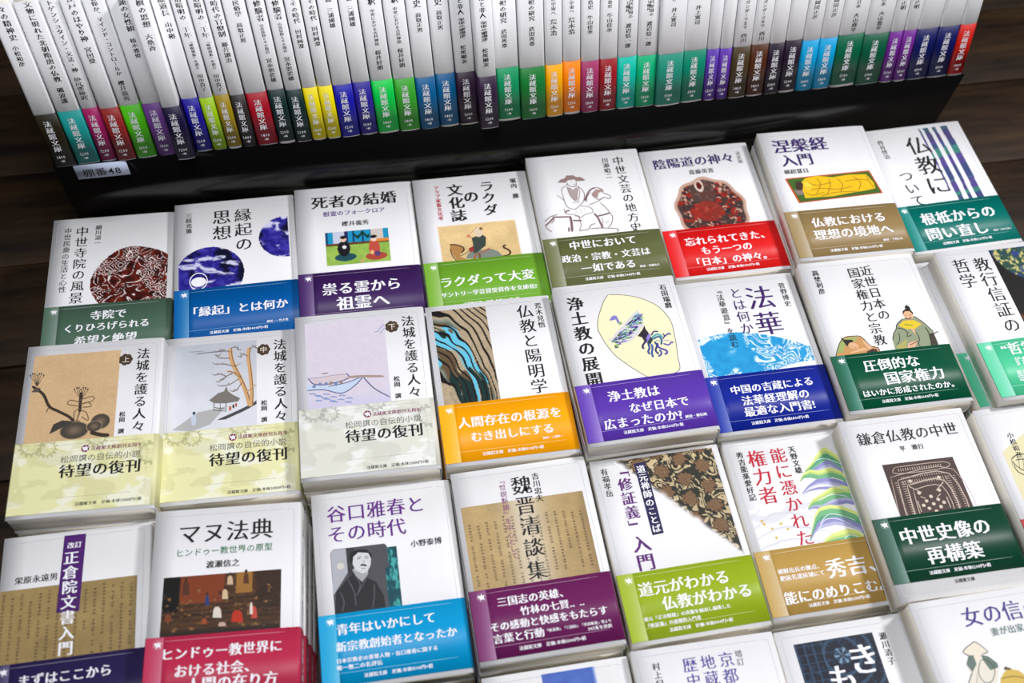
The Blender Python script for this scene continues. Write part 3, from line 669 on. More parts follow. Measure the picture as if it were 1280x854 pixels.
  ('poly',((70,82.5),(70,76),(70.5,73.9),(71.2,73.9),(71.8,76.2),(72.2,82.7)),(220,205,190)),
  ('ell',((70.8,72.9),(69.8,72.8),(70.8,71.6)),(60,38,28)),
  ('poly',((48.7,89.4),(49.1,87.1),(50.4,86.4),(52.2,86.6),(53.5,87.4),(54.2,89.8)),(190,160,140)),
  ('ell',((51.2,85.5),(50.3,85.4),(51.2,84.2)),(60,38,28)),
  ('poly',((50.6,70),(50.7,64.6),(51.6,62.8),(53,63),(54.1,64.9),(54.7,70.4)),(205,180,140)),
  ('ell',((52.3,61.9),(51.3,61.8),(52.2,60.5)),(60,38,28)),
  ]),
 'S':dict(pos=(-13.1,275.7,68.4),yaw=-0.81,obi=(0,150,205),text=[
  ('c','h','谷口雅春と',17.2,10.4,84.9,(95,35,130),'m'),
  ('c','h','その時代',33.5,9.7,68.9,(95,35,130),'m'),
  ('c','h','小野泰博',48.4,70.5,94,'ink','m'),
  ('o','h','青年はいかにして',105.6,12,82.8,'white','b'),
  ('o','h','新宗教創始者となったか',117.9,10.9,96.8,'white','b'),
  ('o','h','日本宗教史の重要人物・谷口雅春に関する',127.7,10.6,81.9,'white','m'),
  ('o','h','唯一無二の名評伝',132.5,10.7,42.5,'white','m'),
  ],art=[
  ('rast',((42.2,48.5),(60.1,98.3)),'teal'),
  ('poly',((11.5,47.4),(13.8,45),(51.4,45.4),(53.2,47.6),(52.6,96.4),(11.9,96.6)),(75,75,80)),
  ('poly',((11.8,47.4),(13.8,45.3),(23,45.5),(23.5,63.7),(11.5,80.3),(12,66.7)),(170,172,178)),
  ('poly',((23,45.5),(29.2,45.6),(30.1,63.1),(23.3,66.8)),(52,52,56)),
  ('poly',((11.9,95.9),(13.9,77.6),(23.2,68.3),(27.8,64.3),(34.8,68.3),(43,74.1),(47.8,85.3),(48.2,97.3)),(36,36,40)),
  ('poly',((26.5,62.6),(30.3,60.1),(37.5,61.8),(37.8,67.2),(33,72.7),(29,67.6)),(160,160,164)),
  ('poly',((26.7,56.5),(27.5,49.5),(34.9,48.5),(41.2,52.2),(40.1,60.6),(37.2,65.6),(33.5,66.3),(28.7,62.9)),(205,205,208)),
  ('poly',((25,54.7),(26,49.4),(31.3,47.4),(37.9,48.3),(41.7,52.3),(40.9,56.1),(39.1,51.1),(31.9,49.7),(28,52.7),(27.1,58.1)),(28,28,30)),
  ('line',((30.7,54.7),(33.3,54.4)),(40,40,42),1.1),
  ('line',((36.2,54.6),(38.8,55.3)),(40,40,42),1.1),
  ('line',((31.1,53.3),(33.7,53.1)),(40,40,42),0.8),
  ('line',((36.3,53.3),(38.9,53.8)),(40,40,42),0.8),
  ('line',((32.8,60.1),(34.7,59.7),(37.1,61)),(40,40,42),1.3),
  ('line',((33.2,62.3),(36.1,62.7)),(40,40,42),0.7),
  ('line',((35.2,56.1),(35.6,58.6)),(40,40,42),0.5),
  ('line',((27.7,65.8),(31.4,74),(29.5,79.8)),(85,85,90),0.7),
  ('line',((36.9,68.6),(32.8,75.7),(27.9,82.5)),(85,85,90),0.7),
  ('line',((23.1,69.8),(26.7,79.4),(27.3,89.9)),(85,85,90),0.7),
  ('line',((41.5,75.4),(40.6,85.8),(38.5,93)),(85,85,90),0.7),
  ('line',((16.7,78),(19,85.8),(17.1,92.9)),(85,85,90),0.7),
  ('ell',((18.3,58.7),(15.7,58.4),(18.5,56.1)),(205,200,190)),
  ]),
 'T':dict(pos=(94.6,276.5,73.9),yaw=0.33,obi=(105,30,86),text=[
  ('c','v','魏',52.2,8.7,25.4,'ink','m'),
  ('c','v','晋',52.4,25.5,41.9,'ink','m'),
  ('c','v','清',53,42.6,58.7,'ink','m'),
  ('c','v','談',52.7,59.8,75.5,'ink','m'),
  ('c','v','集',52,77.5,92.9,'ink','m'),
  ('c','v','吉川忠夫',64.1,8.3,32.7,'ink','m'),
  ('c','v','『世説新語』を中心として',37.7,8.6,74.7,(125,40,110),'g'),
  ('o','h','三国志の英雄、',104.8,18.9,71.9,'white','b'),
  ('o','h','竹林の七賢‥‥',113.6,34.3,84.3,'white','b'),
  ('o','h','その感動と快感をもたらす',122.3,10.9,96.8,'white','b'),
  ('o','h','言葉と行動',130.9,11.9,48.8,'white','b'),
  ('o','h','「後漢書」「三国志」「世説新語」等より',130.4,49.3,97.6,'white','m'),
  ('o','h','342条を抄訳',133.9,79.6,97.2,'white','m'),
  ],art=[
  ('rast',((3.9,28.6),(97.5,105.1)),'paper2'),
  ('scrib',((5,39),(96,99.9)),14,26),
  ]),
 'U':dict(pos=(204.7,276.2,63.2),yaw=0.66,obi=(148,172,30),text=[
  ('c','v','有福孝岳',9.9,7.1,31.6,'ink','m'),
  ('c','v','「修証義」',23.8,5.2,64.2,(90,30,110),'b'),
  ('c','v','入門',24.6,65.1,94.3,(90,30,110),'b'),
  ('c','v','道元禅師のことば',39.1,8.7,65.8,'white','b'),
  ('o','h','道元がわかる',107.6,13.4,83.6,'white','b'),
  ('o','h','仏教がわかる',120.2,28.4,97.5,'white','b'),
  ('o','h','道元『正法眼蔵』の真髄を抽出し編集した',129.5,12.5,78.4,'white','m'),
  ('o','h','『修証義』の画期的入門書',134.4,12.5,54.4,'white','m'),
  ],art=[
  ('rast',((19.6,2.4),(99.3,99.2)),'brocade'),
  ('poly',((34.5,6.8),(43.7,6.5),(43.7,66.7),(34.6,67.2)),(35,32,75)),
  ]),
 'V':dict(pos=(312.8,278.7,61),yaw=-0.05,obi=(186,150,78),text=[
  ('c','v','能に憑かれた',42.6,10.8,95.2,(190,20,45),'m'),
  ('c','v','権力者',24.7,10,58,(190,20,45),'m'),
  ('c','v','天野文雄',54.9,11.3,35.8,'ink','m'),
  ('c','v','秀吉能楽愛好記',11.9,10.4,53.1,'ink','m'),
  ('o','h','朝鮮出兵の拠点、',111.6,13.7,48.8,'white','b'),
  ('o','h','肥前名護屋城にて',117,13.9,49.1,'white','b'),
  ('o','h','秀吉、',115,50.4,99.3,'white','b'),
  ('o','h','能にのめりこむ。',132.3,12.4,96.5,'white','b'),
  ],art=[
  ('rast',((6.3,15.5),(88.6,104.7)),'mount'),
  ('poly',((59.9,33.8),(65.5,29.4),(71.7,23.2),(78.8,17),(82.3,16.4),(86.8,20.9),(91.5,26.9),(94.3,33.6),(94,36.4),(91.2,29.7),(86.5,23.7),(82.1,19.3),(78.5,19.8),(71.5,25.3),(65.4,30.6),(59.9,34.2)),(214,224,130)),
  ('poly',((59.9,34.2),(65.4,30.6),(71.5,25.3),(78.5,19.8),(82.1,19.3),(86.5,23.7),(91.2,29.7),(94,36.4),(93.8,38.8),(91,32.2),(86.3,26.2),(81.8,21.8),(78.3,22.3),(71.4,27.1),(65.3,31.6),(59.9,34.5)),(178,206,118)),
  ('poly',((59.9,34.5),(65.3,31.6),(71.4,27.1),(78.3,22.3),(81.8,21.8),(86.3,26.2),(91,32.2),(93.8,38.8),(93.4,42.6),(90.6,36),(85.9,30),(81.5,25.6),(77.9,26.2),(71.1,30),(65.2,33.3),(59.9,34.9)),(86,156,120)),
  ('poly',((59.9,34.9),(65.2,33.3),(71.1,30),(77.9,26.2),(81.5,25.6),(85.9,30),(90.6,36),(93.4,42.6),(93.2,44.3),(90.4,37.8),(85.7,31.8),(81.3,27.4),(77.8,28),(71,31.3),(65.2,34.1),(59.8,35.1)),(112,176,126)),
  ('poly',((59.8,35.1),(65.2,34.1),(71,31.3),(77.8,28),(81.3,27.4),(85.7,31.8),(90.4,37.8),(93.2,44.3),(92.9,47.8),(90.1,41.2),(85.4,35.3),(81,30.9),(77.5,31.5),(70.8,33.9),(65,35.6),(59.8,35.5)),(140,140,190)),
  ('poly',((59.8,35.5),(65,35.6),(70.8,33.9),(77.5,31.5),(81,30.9),(85.4,35.3),(90.1,41.2),(92.9,47.8),(92.6,50.2),(89.9,43.7),(85.2,37.7),(80.8,33.4),(77.3,33.9),(70.6,35.7),(64.9,36.6),(59.8,35.8)),(176,176,210)),
  ('poly',((53.3,41.6),(57.6,36.1),(63.4,33.5),(70.3,35.3),(80.7,34.2),(87.8,37.9),(92.2,44.7),(91.9,47.1),(87.6,40.3),(80.4,36.7),(70.1,37.8),(63.2,35.5),(57.5,37.3),(53.3,41.9)),(214,224,130)),
  ('poly',((53.3,41.9),(57.5,37.3),(63.2,35.5),(70.1,37.8),(80.4,36.7),(87.6,40.3),(91.9,47.1),(91.8,48.8),(87.4,42.1),(80.3,38.4),(69.9,39.5),(63.1,37),(57.4,38.1),(53.3,42.1)),(178,206,118)),
  ('poly',((53.3,42.1),(57.4,38.1),(63.1,37),(69.9,39.5),(80.3,38.4),(87.4,42.1),(91.8,48.8),(91.4,52.9),(87,46.2),(79.9,42.5),(69.6,43.6),(62.8,40.5),(57.2,40.1),(53.3,42.6)),(112,176,126)),
  ('poly',((52,52.1),(58.3,46.7),(66.2,42.6),(74.7,42.1),(82.3,44.5),(87.9,47.6),(93.4,51),(93,54.4),(87.5,51),(81.9,47.9),(74.4,45.6),(66,45.6),(58.2,48.3),(52,52.5)),(140,140,190)),
  ('poly',((52,52.5),(58.2,48.3),(66,45.6),(74.4,45.6),(81.9,47.9),(87.5,51),(93,54.4),(92.8,56.8),(87.3,53.4),(81.7,50.3),(74.2,48),(65.8,47.6),(58.1,49.5),(51.9,52.8)),(176,176,210)),
  ('poly',((51.9,52.8),(58.1,49.5),(65.8,47.6),(74.2,48),(81.7,50.3),(87.3,53.4),(92.8,56.8),(92.6,58.5),(87.1,55.1),(81.5,52),(74,49.7),(65.7,49.1),(58,50.3),(51.9,53)),(226,226,236)),
  ('poly',((51.9,53),(58,50.3),(65.7,49.1),(74,49.7),(81.5,52),(87.1,55.1),(92.6,58.5),(92.4,60.8),(86.9,57.4),(81.3,54.4),(73.8,52.1),(65.5,51.1),(57.9,51.5),(51.9,53.3)),(140,140,190)),
  ('poly',((52.6,64.6),(57.8,58.6),(65.4,55.5),(75.1,50.9),(85.2,50.5),(91.1,52.7),(95.6,56.5),(95.4,58.9),(90.9,55.1),(85,52.9),(74.9,53.3),(65.2,57.5),(57.7,59.8),(52.6,64.9)),(214,224,130)),
  ('poly',((52.6,64.9),(57.7,59.8),(65.2,57.5),(74.9,53.3),(85,52.9),(90.9,55.1),(95.4,58.9),(95,62.2),(90.5,58.5),(84.7,56.3),(74.6,56.7),(65,60.4),(57.6,61.4),(52.5,65.3)),(178,206,118)),
  ('poly',((52.5,65.3),(57.6,61.4),(65,60.4),(74.6,56.7),(84.7,56.3),(90.5,58.5),(95,62.2),(94.6,66.6),(90.1,62.9),(84.2,60.6),(74.2,61),(64.7,64.1),(57.4,63.5),(52.5,65.8)),(112,176,126)),
  ('poly',((52.5,65.8),(57.4,63.5),(64.7,64.1),(74.2,61),(84.2,60.6),(90.1,62.9),(94.6,66.6),(94.4,68.6),(89.9,64.9),(84,62.7),(74,63.1),(64.5,65.8),(57.3,64.5),(52.5,66.1)),(176,176,210)),
  ('poly',((52.5,66.1),(57.3,64.5),(64.5,65.8),(74,63.1),(84,62.7),(89.9,64.9),(94.4,68.6),(94,71.6),(89.6,67.9),(83.8,65.7),(73.8,66.1),(64.3,68.4),(57.2,66),(52.4,66.4)),(140,140,190)),
  ('poly',((46.2,89.5),(52.1,78.8),(56.2,71.1),(61.1,65.9),(70.5,64.8),(79.5,67.4),(87.6,72.4),(91.7,77.2),(91.4,80.2),(87.3,75.4),(79.2,70.4),(70.3,67.8),(60.9,68.9),(56,73.3),(52,80.1),(46.2,89.8)),(214,224,130)),
  ('poly',((46.2,89.8),(52,80.1),(56,73.3),(60.9,68.9),(70.3,67.8),(79.2,70.4),(87.3,75.4),(91.4,80.2),(91,84.4),(86.9,79.7),(78.8,74.8),(69.9,72.1),(60.5,73.2),(55.8,76.5),(51.8,81.9),(46.2,90.3)),(112,176,126)),
  ('poly',((46.2,90.3),(51.8,81.9),(55.8,76.5),(60.5,73.2),(69.9,72.1),(78.8,74.8),(86.9,79.7),(91,84.4),(90.7,87.1),(86.7,82.3),(78.5,77.4),(69.7,74.7),(60.3,75.9),(55.6,78.5),(51.8,83.1),(46.1,90.6)),(86,156,120)),
  ('poly',((46.1,90.6),(51.8,83.1),(55.6,78.5),(60.3,75.9),(69.7,74.7),(78.5,77.4),(86.7,82.3),(90.7,87.1),(90.3,91),(86.3,86.2),(78.2,81.4),(69.3,78.7),(60,79.8),(55.4,81.4),(51.6,84.8),(46.1,91.1)),(140,140,190)),
  ('poly',((46.1,91.1),(51.6,84.8),(55.4,81.4),(60,79.8),(69.3,78.7),(78.2,81.4),(86.3,86.2),(90.3,91),(90,93.6),(86,88.8),(77.9,84),(69.1,81.3),(59.8,82.4),(55.2,83.4),(51.5,85.9),(46.1,91.4)),(176,176,210)),
  ('poly',((50.3,99),(58.5,91.3),(64.4,88.1),(73,86.6),(78.1,86),(85.2,88.7),(89.8,94.3),(89.4,97.6),(84.9,92),(77.8,89.3),(72.7,89.8),(64.2,90.9),(58.4,92.9),(50.3,99.4)),(214,224,130)),
  ('poly',((50.3,99.4),(58.4,92.9),(64.2,90.9),(72.7,89.8),(77.8,89.3),(84.9,92),(89.4,97.6),(89.2,99.8),(84.7,94.2),(77.5,91.5),(72.5,92.1),(64,92.8),(58.3,94),(50.3,99.7)),(178,206,118)),
  ('poly',((50.3,99.7),(58.3,94),(64,92.8),(72.5,92.1),(77.5,91.5),(84.7,94.2),(89.2,99.8),(88.6,105.9),(84.1,100.4),(77,97.7),(71.9,98.2),(63.6,98),(58,97),(50.2,100.4)),(112,176,126)),
  ('poly',((50.2,100.4),(58,97),(63.6,98),(71.9,98.2),(77,97.7),(84.1,100.4),(88.6,105.9),(88.4,108.1),(83.9,102.6),(76.8,99.9),(71.7,100.5),(63.4,99.9),(57.9,98),(50.2,100.7)),(226,226,236)),
  ('line',((67.7,27.9),(76.8,25.7),(84.2,28.5),(91.1,33.1)),(225,228,238),0.5),
  ('line',((57.5,49.1),(68.1,47.2),(77.3,49.5),(88.5,55.4)),(225,228,238),0.5),
  ('line',((62.2,60.1),(74.8,56.9),(86.8,60.3)),(225,228,238),0.5),
  ('line',((57.5,79.6),(66.3,72.6),(76.9,75),(86.4,80.6)),(225,228,238),0.5),
  ('line',((53.9,85.7),(61.6,76.9),(71.4,76.7),(82.2,83.3)),(225,228,238),0.5),
  ('line',((72.3,93.4),(79.5,91.2),(87.1,97.2)),(225,228,238),0.5),
  ('ell',((13.6,70.1),(12.6,69.9),(13.9,69.1)),(215,175,50)),
  ('ell',((14.7,72.9),(13.7,72.7),(15,71.9)),(215,175,50)),
  ('ell',((27.7,74.3),(26.6,74.2),(27.9,73.4)),(215,175,50)),
  ('ell',((19.8,77.3),(18.8,77.1),(20.1,76.4)),(215,175,50)),
  ('ell',((31.7,79.4),(30.7,79.2),(32,78.5)),(215,175,50)),
  ('ell',((20.9,84.9),(19.9,84.7),(21.2,83.9)),(215,175,50)),
  ('ell',((65,95.9),(63.9,95.7),(65.3,94.9)),(215,175,50)),
  ]),
 'W':dict(pos=(401.8,272.1,81),yaw=-0.73,obi=(16,66,46),text=[
  ('c','h','鎌倉仏教の中世',17.2,10.4,94.2,'ink','m'),
  ('c','h','平\u3000雅行',28.9,41.6,61.6,'ink','m'),
  ('o','h','中世史像の',99.5,16.2,88.5,'white','b'),
  ('o','h','再構築',116.5,31.4,75.7,'white','b'),
  ('c','h','法蔵館文庫',137.8,45.3,61.2,'ink','m'),
  ],art=[
  ('poly',((23.1,40.5),(81,41),(81.8,91.4),(22.6,93)),(62,42,36)),
  ('line',((26.4,51.3),(77.6,51.3),(78.4,106),(26,108),(26.4,51.3)),(190,170,155),0.5),
  ('line',((32.3,43.8),(71.7,44.1),(71.8,49.3),(32.2,49.2),(32.3,43.8)),(190,170,155),0.5),
  ('line',((31,54.5),(73,54.4),(73.5,101.3),(30.8,102.8),(31,54.5)),(190,170,155),0.8),
  ('line',((36.8,59.8),(67.2,59.6),(67.5,96.7),(36.7,97.6),(36.8,59.8)),(190,170,155),0.9),
  ('line',((40.3,63.9),(63.7,63.7),(63.9,91.9),(40.2,92.5),(40.3,63.9)),(190,170,155),0.6),
  ('line',((34.6,45.5),(34.6,47.6)),(190,170,155),1.2),
  ('line',((34.5,52.4),(34.5,54)),(190,170,155),1),
  ('line',((34.5,55.6),(34.5,59.2)),(190,170,155),0.9),
  ('line',((28.1,56.6),(29.9,56.6)),(190,170,155),0.9),
  ('line',((32.8,56.6),(34.5,56.6)),(190,170,155),0.9),
  ('line',((34.5,56.6),(36.3,56.6)),(190,170,155),0.9),
  ('line',((68.9,56.5),(70.7,56.5)),(190,170,155),0.9),
  ('line',((70.7,56.5),(72.4,56.5)),(190,170,155),0.9),
  ('line',((75.4,56.5),(77.1,56.5)),(190,170,155),0.9),
  ('line',((36.5,45.5),(36.5,47.6)),(190,170,155),1.2),
  ('line',((36.4,52.4),(36.4,54)),(190,170,155),1),
  ('line',((36.4,55.5),(36.4,59.2)),(190,170,155),0.9),
  ('line',((28.1,58.5),(29.9,58.5)),(190,170,155),0.9),
  ('line',((32.8,58.5),(34.5,58.5)),(190,170,155),0.9),
  ('line',((34.5,58.5),(36.3,58.5)),(190,170,155),0.9),
  ('line',((68.9,58.3),(70.7,58.3)),(190,170,155),0.9),
  ('line',((70.7,58.3),(72.4,58.3)),(190,170,155),0.9),
  ('line',((75.4,58.3),(77.1,58.3)),(190,170,155),0.9),
  ('line',((38.4,45.5),(38.4,47.6)),(190,170,155),1.2),
  ('line',((38.4,52.4),(38.4,54)),(190,170,155),1),
  ('line',((38.3,55.5),(38.3,59.2)),(190,170,155),0.9),
  ('line',((28.1,60.4),(29.9,60.4)),(190,170,155),0.9),
  ('line',((32.8,60.4),(34.5,60.4)),(190,170,155),0.9),
  ('line',((34.5,60.4),(36.2,60.4)),(190,170,155),0.9),
  ('line',((68.9,60.2),(70.7,60.2)),(190,170,155),0.9),
  ('line',((70.7,60.2),(72.5,60.2)),(190,170,155),0.9),
  ('line',((75.4,60.1),(77.2,60.1)),(190,170,155),0.9),
  ('line',((40.3,45.5),(40.3,47.6)),(190,170,155),1.2),
  ('line',((40.3,52.4),(40.3,54)),(190,170,155),1),
  ('line',((40.3,55.5),(40.3,59.2)),(190,170,155),0.9),
  ('line',((28.1,62.3),(29.8,62.3)),(190,170,155),0.9),
  ('line',((32.7,62.3),(34.5,62.3)),(190,170,155),0.9),
  ('line',((34.5,62.3),(36.2,62.3)),(190,170,155),0.9),
  ('line',((69,62),(70.7,62)),(190,170,155),0.9),
  ('line',((70.7,62),(72.5,62)),(190,170,155),0.9),
  ('line',((75.4,62),(77.2,62)),(190,170,155),0.9),
  ('line',((42.2,45.5),(42.2,47.6)),(190,170,155),1.2),
  ('line',((42.2,52.4),(42.2,54)),(190,170,155),1),
  ('line',((42.2,55.5),(42.2,59.2)),(190,170,155),0.9),
  ('line',((28.1,64.2),(29.8,64.2)),(190,170,155),0.9),
  ('line',((32.7,64.2),(34.5,64.2)),(190,170,155),0.9),
  ('line',((34.5,64.2),(36.2,64.1)),(190,170,155),0.9),
  ('line',((69,63.9),(70.7,63.8)),(190,170,155),0.9),
  ('line',((70.7,63.8),(72.5,63.8)),(190,170,155),0.9),
  ('line',((75.4,63.8),(77.2,63.8)),(190,170,155),0.9),
  ('line',((44.1,45.5),(44.1,47.6)),(190,170,155),1.2),
  ('line',((44.1,52.4),(44.1,54)),(190,170,155),1),
  ('line',((44.1,55.5),(44.1,59.2)),(190,170,155),0.9),
  ('line',((28.1,66.1),(29.8,66.1)),(190,170,155),0.9),
  ('line',((32.7,66.1),(34.5,66)),(190,170,155),0.9),
  ('line',((34.5,66),(36.2,66)),(190,170,155),0.9),
  ('line',((69,65.7),(70.8,65.7)),(190,170,155),0.9),
  ('line',((70.8,65.7),(72.5,65.7)),(190,170,155),0.9),
  ('line',((75.5,65.6),(77.2,65.6)),(190,170,155),0.9),
  ('line',((46,45.5),(46,47.6)),(190,170,155),1.2),
  ('line',((46,52.4),(46,53.9)),(190,170,155),1),
  ('line',((46,55.5),(46,59.2)),(190,170,155),0.9),
  ('line',((28.1,68),(29.8,68)),(190,170,155),0.9),
  ('line',((32.7,67.9),(34.5,67.9)),(190,170,155),0.9),
  ('line',((34.5,67.9),(36.2,67.9)),(190,170,155),0.9),
  ('line',((69,67.5),(70.8,67.5)),(190,170,155),0.9),
  ('line',((70.8,67.5),(72.5,67.5)),(190,170,155),0.9),
  ('line',((75.5,67.5),(77.3,67.4)),(190,170,155),0.9),
  ('line',((47.9,45.5),(47.9,47.6)),(190,170,155),1.2),
  ('line',((47.9,52.4),(47.9,53.9)),(190,170,155),1),
  ('line',((47.9,55.5),(47.9,59.2)),(190,170,155),0.9),
  ('line',((28.1,69.9),(29.8,69.8)),(190,170,155),0.9),
  ('line',((32.7,69.8),(34.5,69.8)),(190,170,155),0.9),
  ('line',((34.5,69.8),(36.2,69.8)),(190,170,155),0.9),
  ('line',((69,69.3),(70.8,69.3)),(190,170,155),0.9),
  ('line',((70.8,69.3),(72.6,69.3)),(190,170,155),0.9),
  ('line',((75.5,69.3),(77.3,69.2)),(190,170,155),0.9),
  ('line',((49.8,45.5),(49.8,47.6)),(190,170,155),1.2),
  ('line',((49.9,52.4),(49.9,53.9)),(190,170,155),1),
  ('line',((49.9,55.5),(49.9,59.2)),(190,170,155),0.9),
  ('line',((28,71.7),(29.8,71.7)),(190,170,155),0.9),
  ('line',((32.7,71.7),(34.5,71.7)),(190,170,155),0.9),
  ('line',((34.5,71.7),(36.2,71.6)),(190,170,155),0.9),
  ('line',((69,71.2),(70.8,71.1)),(190,170,155),0.9),
  ('line',((70.8,71.1),(72.6,71.1)),(190,170,155),0.9),
  ('line',((75.5,71.1),(77.3,71.1)),(190,170,155),0.9),
  ('line',((51.8,45.5),(51.8,47.6)),(190,170,155),1.2),
  ('line',((51.8,52.4),(51.8,53.9)),(190,170,155),1),
  ('line',((51.8,55.5),(51.8,59.1)),(190,170,155),0.9),
  ('line',((28,73.6),(29.8,73.6)),(190,170,155),0.9),
  ('line',((32.7,73.5),(34.4,73.5)),(190,170,155),0.9),
  ('line',((34.4,73.5),(36.2,73.5)),(190,170,155),0.9),
  ('line',((69.1,73),(70.8,73)),(190,170,155),0.9),
  ('line',((70.8,73),(72.6,72.9)),(190,170,155),0.9),
  ('line',((75.6,72.9),(77.3,72.9)),(190,170,155),0.9),
  ('line',((53.7,45.5),(53.7,47.7)),(190,170,155),1.2),
  ('line',((53.7,52.4),(53.7,53.9)),(190,170,155),1),
  ('line',((53.7,55.5),(53.7,59.1)),(190,170,155),0.9),
  ('line',((28,75.5),(29.8,75.4)),(190,170,155),0.9),
  ('line',((32.7,75.4),(34.4,75.4)),(190,170,155),0.9),
  ('line',((34.4,75.4),(36.2,75.3)),(190,170,155),0.9),
  ('line',((69.1,74.8),(70.9,74.8)),(190,170,155),0.9),
  ('line',((70.9,74.8),(72.6,74.7)),(190,170,155),0.9),
  ('line',((75.6,74.7),(77.4,74.7)),(190,170,155),0.9),
  ('line',((55.6,45.6),(55.6,47.7)),(190,170,155),1.2),
  ('line',((55.6,52.4),(55.6,53.9)),(190,170,155),1),
  ('line',((55.6,55.5),(55.6,59.1)),(190,170,155),0.9),
  ('line',((28,77.3),(29.8,77.3)),(190,170,155),0.9),
  ('line',((32.7,77.3),(34.4,77.2)),(190,170,155),0.9),
  ('line',((34.4,77.2),(36.2,77.2)),(190,170,155),0.9),
  ('line',((69.1,76.6),(70.9,76.6)),(190,170,155),0.9),
  ('line',((70.9,76.6),(72.6,76.5)),(190,170,155),0.9),
  ('line',((75.6,76.5),(77.4,76.5)),(190,170,155),0.9),
  ('line',((57.5,45.6),(57.5,47.7)),(190,170,155),1.2),
  ('line',((57.5,52.4),(57.5,53.9)),(190,170,155),1),
  ('line',((57.6,55.5),(57.6,59.1)),(190,170,155),0.9),
  ('line',((28,79.2),(29.7,79.2)),(190,170,155),0.9),
  ('line',((32.7,79.1),(34.4,79.1)),(190,170,155),0.9),
  ('line',((34.4,79.1),(36.2,79)),(190,170,155),0.9),
  ('line',((69.1,78.4),(70.9,78.4)),(190,170,155),0.9),
  ('line',((70.9,78.4),(72.7,78.3)),(190,170,155),0.9),
  ('line',((75.6,78.3),(77.4,78.3)),(190,170,155),0.9),
  ('line',((59.4,45.6),(59.4,47.7)),(190,170,155),1.2),
  ('line',((59.5,52.4),(59.5,53.9)),(190,170,155),1),
  ('line',((59.5,55.5),(59.5,59.1)),(190,170,155),0.9),
  ('line',((28,81),(29.7,81)),(190,170,155),0.9),
  ('line',((32.7,80.9),(34.4,80.9)),(190,170,155),0.9),
  ('line',((34.4,80.9),(36.2,80.9)),(190,170,155),0.9),
  ('line',((69.1,80.2),(70.9,80.2)),(190,170,155),0.9),
  ('line',((70.9,80.2),(72.7,80.1)),(190,170,155),0.9),
  ('line',((75.6,80.1),(77.4,80)),(190,170,155),0.9),
  ('line',((61.3,45.6),(61.4,47.7)),(190,170,155),1.2),
  ('line',((61.4,52.4),(61.4,53.9)),(190,170,155),1),
  ('line',((61.4,55.5),(61.4,59.1)),(190,170,155),0.9),
  ('line',((28,82.9),(29.7,82.9)),(190,170,155),0.9),
  ('line',((32.6,82.8),(34.4,82.8)),(190,170,155),0.9),
  ('line',((34.4,82.8),(36.2,82.7)),(190,170,155),0.9),
  ('line',((69.2,82),(70.9,82)),(190,170,155),0.9),
  ('line',((70.9,82),(72.7,81.9)),(190,170,155),0.9),
  ('line',((75.7,81.9),(77.5,81.8)),(190,170,155),0.9),
  ('line',((63.3,45.6),(63.3,47.7)),(190,170,155),1.2),
  ('line',((63.3,52.4),(63.3,53.9)),(190,170,155),1),
  ('line',((63.3,55.5),(63.4,59.1)),(190,170,155),0.9),
  ('line',((28,84.7),(29.7,84.7)),(190,170,155),0.9),
  ('line',((32.6,84.6),(34.4,84.6)),(190,170,155),0.9),
  ('line',((34.4,84.6),(36.2,84.5)),(190,170,155),0.9),
  ('line',((69.2,83.8),(70.9,83.8)),(190,170,155),0.9),
  ('line',((70.9,83.8),(72.7,83.7)),(190,170,155),0.9),
  ('line',((75.7,83.6),(77.5,83.6)),(190,170,155),0.9),
  ('line',((65.2,45.6),(65.2,47.7)),(190,170,155),1.2),
  ('line',((65.2,52.4),(65.3,53.9)),(190,170,155),1),
  ('line',((65.3,55.5),(65.3,59.1)),(190,170,155),0.9),
  ('line',((27.9,86.6),(29.7,86.5)),(190,170,155),0.9),
  ('line',((32.6,86.5),(34.4,86.4)),(190,170,155),0.9),
  ('line',((34.4,86.4),(36.1,86.4)),(190,170,155),0.9),
  ('line',((69.2,85.6),(71,85.5)),(190,170,155),0.9),
  ('line',((71,85.5),(72.7,85.5)),(190,170,155),0.9),
  ('line',((75.7,85.4),(77.5,85.4)),(190,170,155),0.9),
  ('line',((67.1,45.6),(67.1,47.7)),(190,170,155),1.2),
  ('line',((67.2,52.4),(67.2,53.9)),(190,170,155),1),
  ('line',((67.2,55.5),(67.2,59.1)),(190,170,155),0.9),
  ('line',((27.9,88.4),(29.7,88.4)),(190,170,155),0.9),
  ('line',((32.6,88.3),(34.4,88.2)),(190,170,155),0.9),
  ('line',((34.4,88.2),(36.1,88.2)),(190,170,155),0.9),
  ('line',((69.2,87.4),(71,87.3)),(190,170,155),0.9),
  ('line',((71,87.3),(72.8,87.3)),(190,170,155),0.9),
  ('line',((75.7,87.2),(77.5,87.2)),(190,170,155),0.9),
  ('line',((69,45.6),(69.1,47.7)),(190,170,155),1.2),
  ('line',((69.1,52.4),(69.1,53.9)),(190,170,155),1),
  ('line',((69.1,55.5),(69.2,59.1)),(190,170,155),0.9),
  ('line',((27.9,90.2),(29.7,90.2)),(190,170,155),0.9),
  ('line',((32.6,90.1),(34.4,90.1)),(190,170,155),0.9),
  ('line',((34.4,90.1),(36.1,90)),(190,170,155),0.9),
  ('line',((69.2,89.1),(71,89.1)),(190,170,155),0.9),
  ('line',((71,89.1),(72.8,89.1)),(190,170,155),0.9),
  ('line',((75.8,89),(77.5,88.9)),(190,170,155),0.9),
  ('ell',((52,77.1),(50.6,76.9),(52.5,75.8)),(205,188,172)),
  ('ell',((47.3,74.1),(45.9,73.9),(47.8,72.9)),(205,188,172)),
  ('ell',((56.7,74),(55.3,73.8),(57.2,72.7)),(205,188,172)),
  ('ell',((47.3,80.2),(45.9,80.1),(47.8,79)),(205,188,172)),
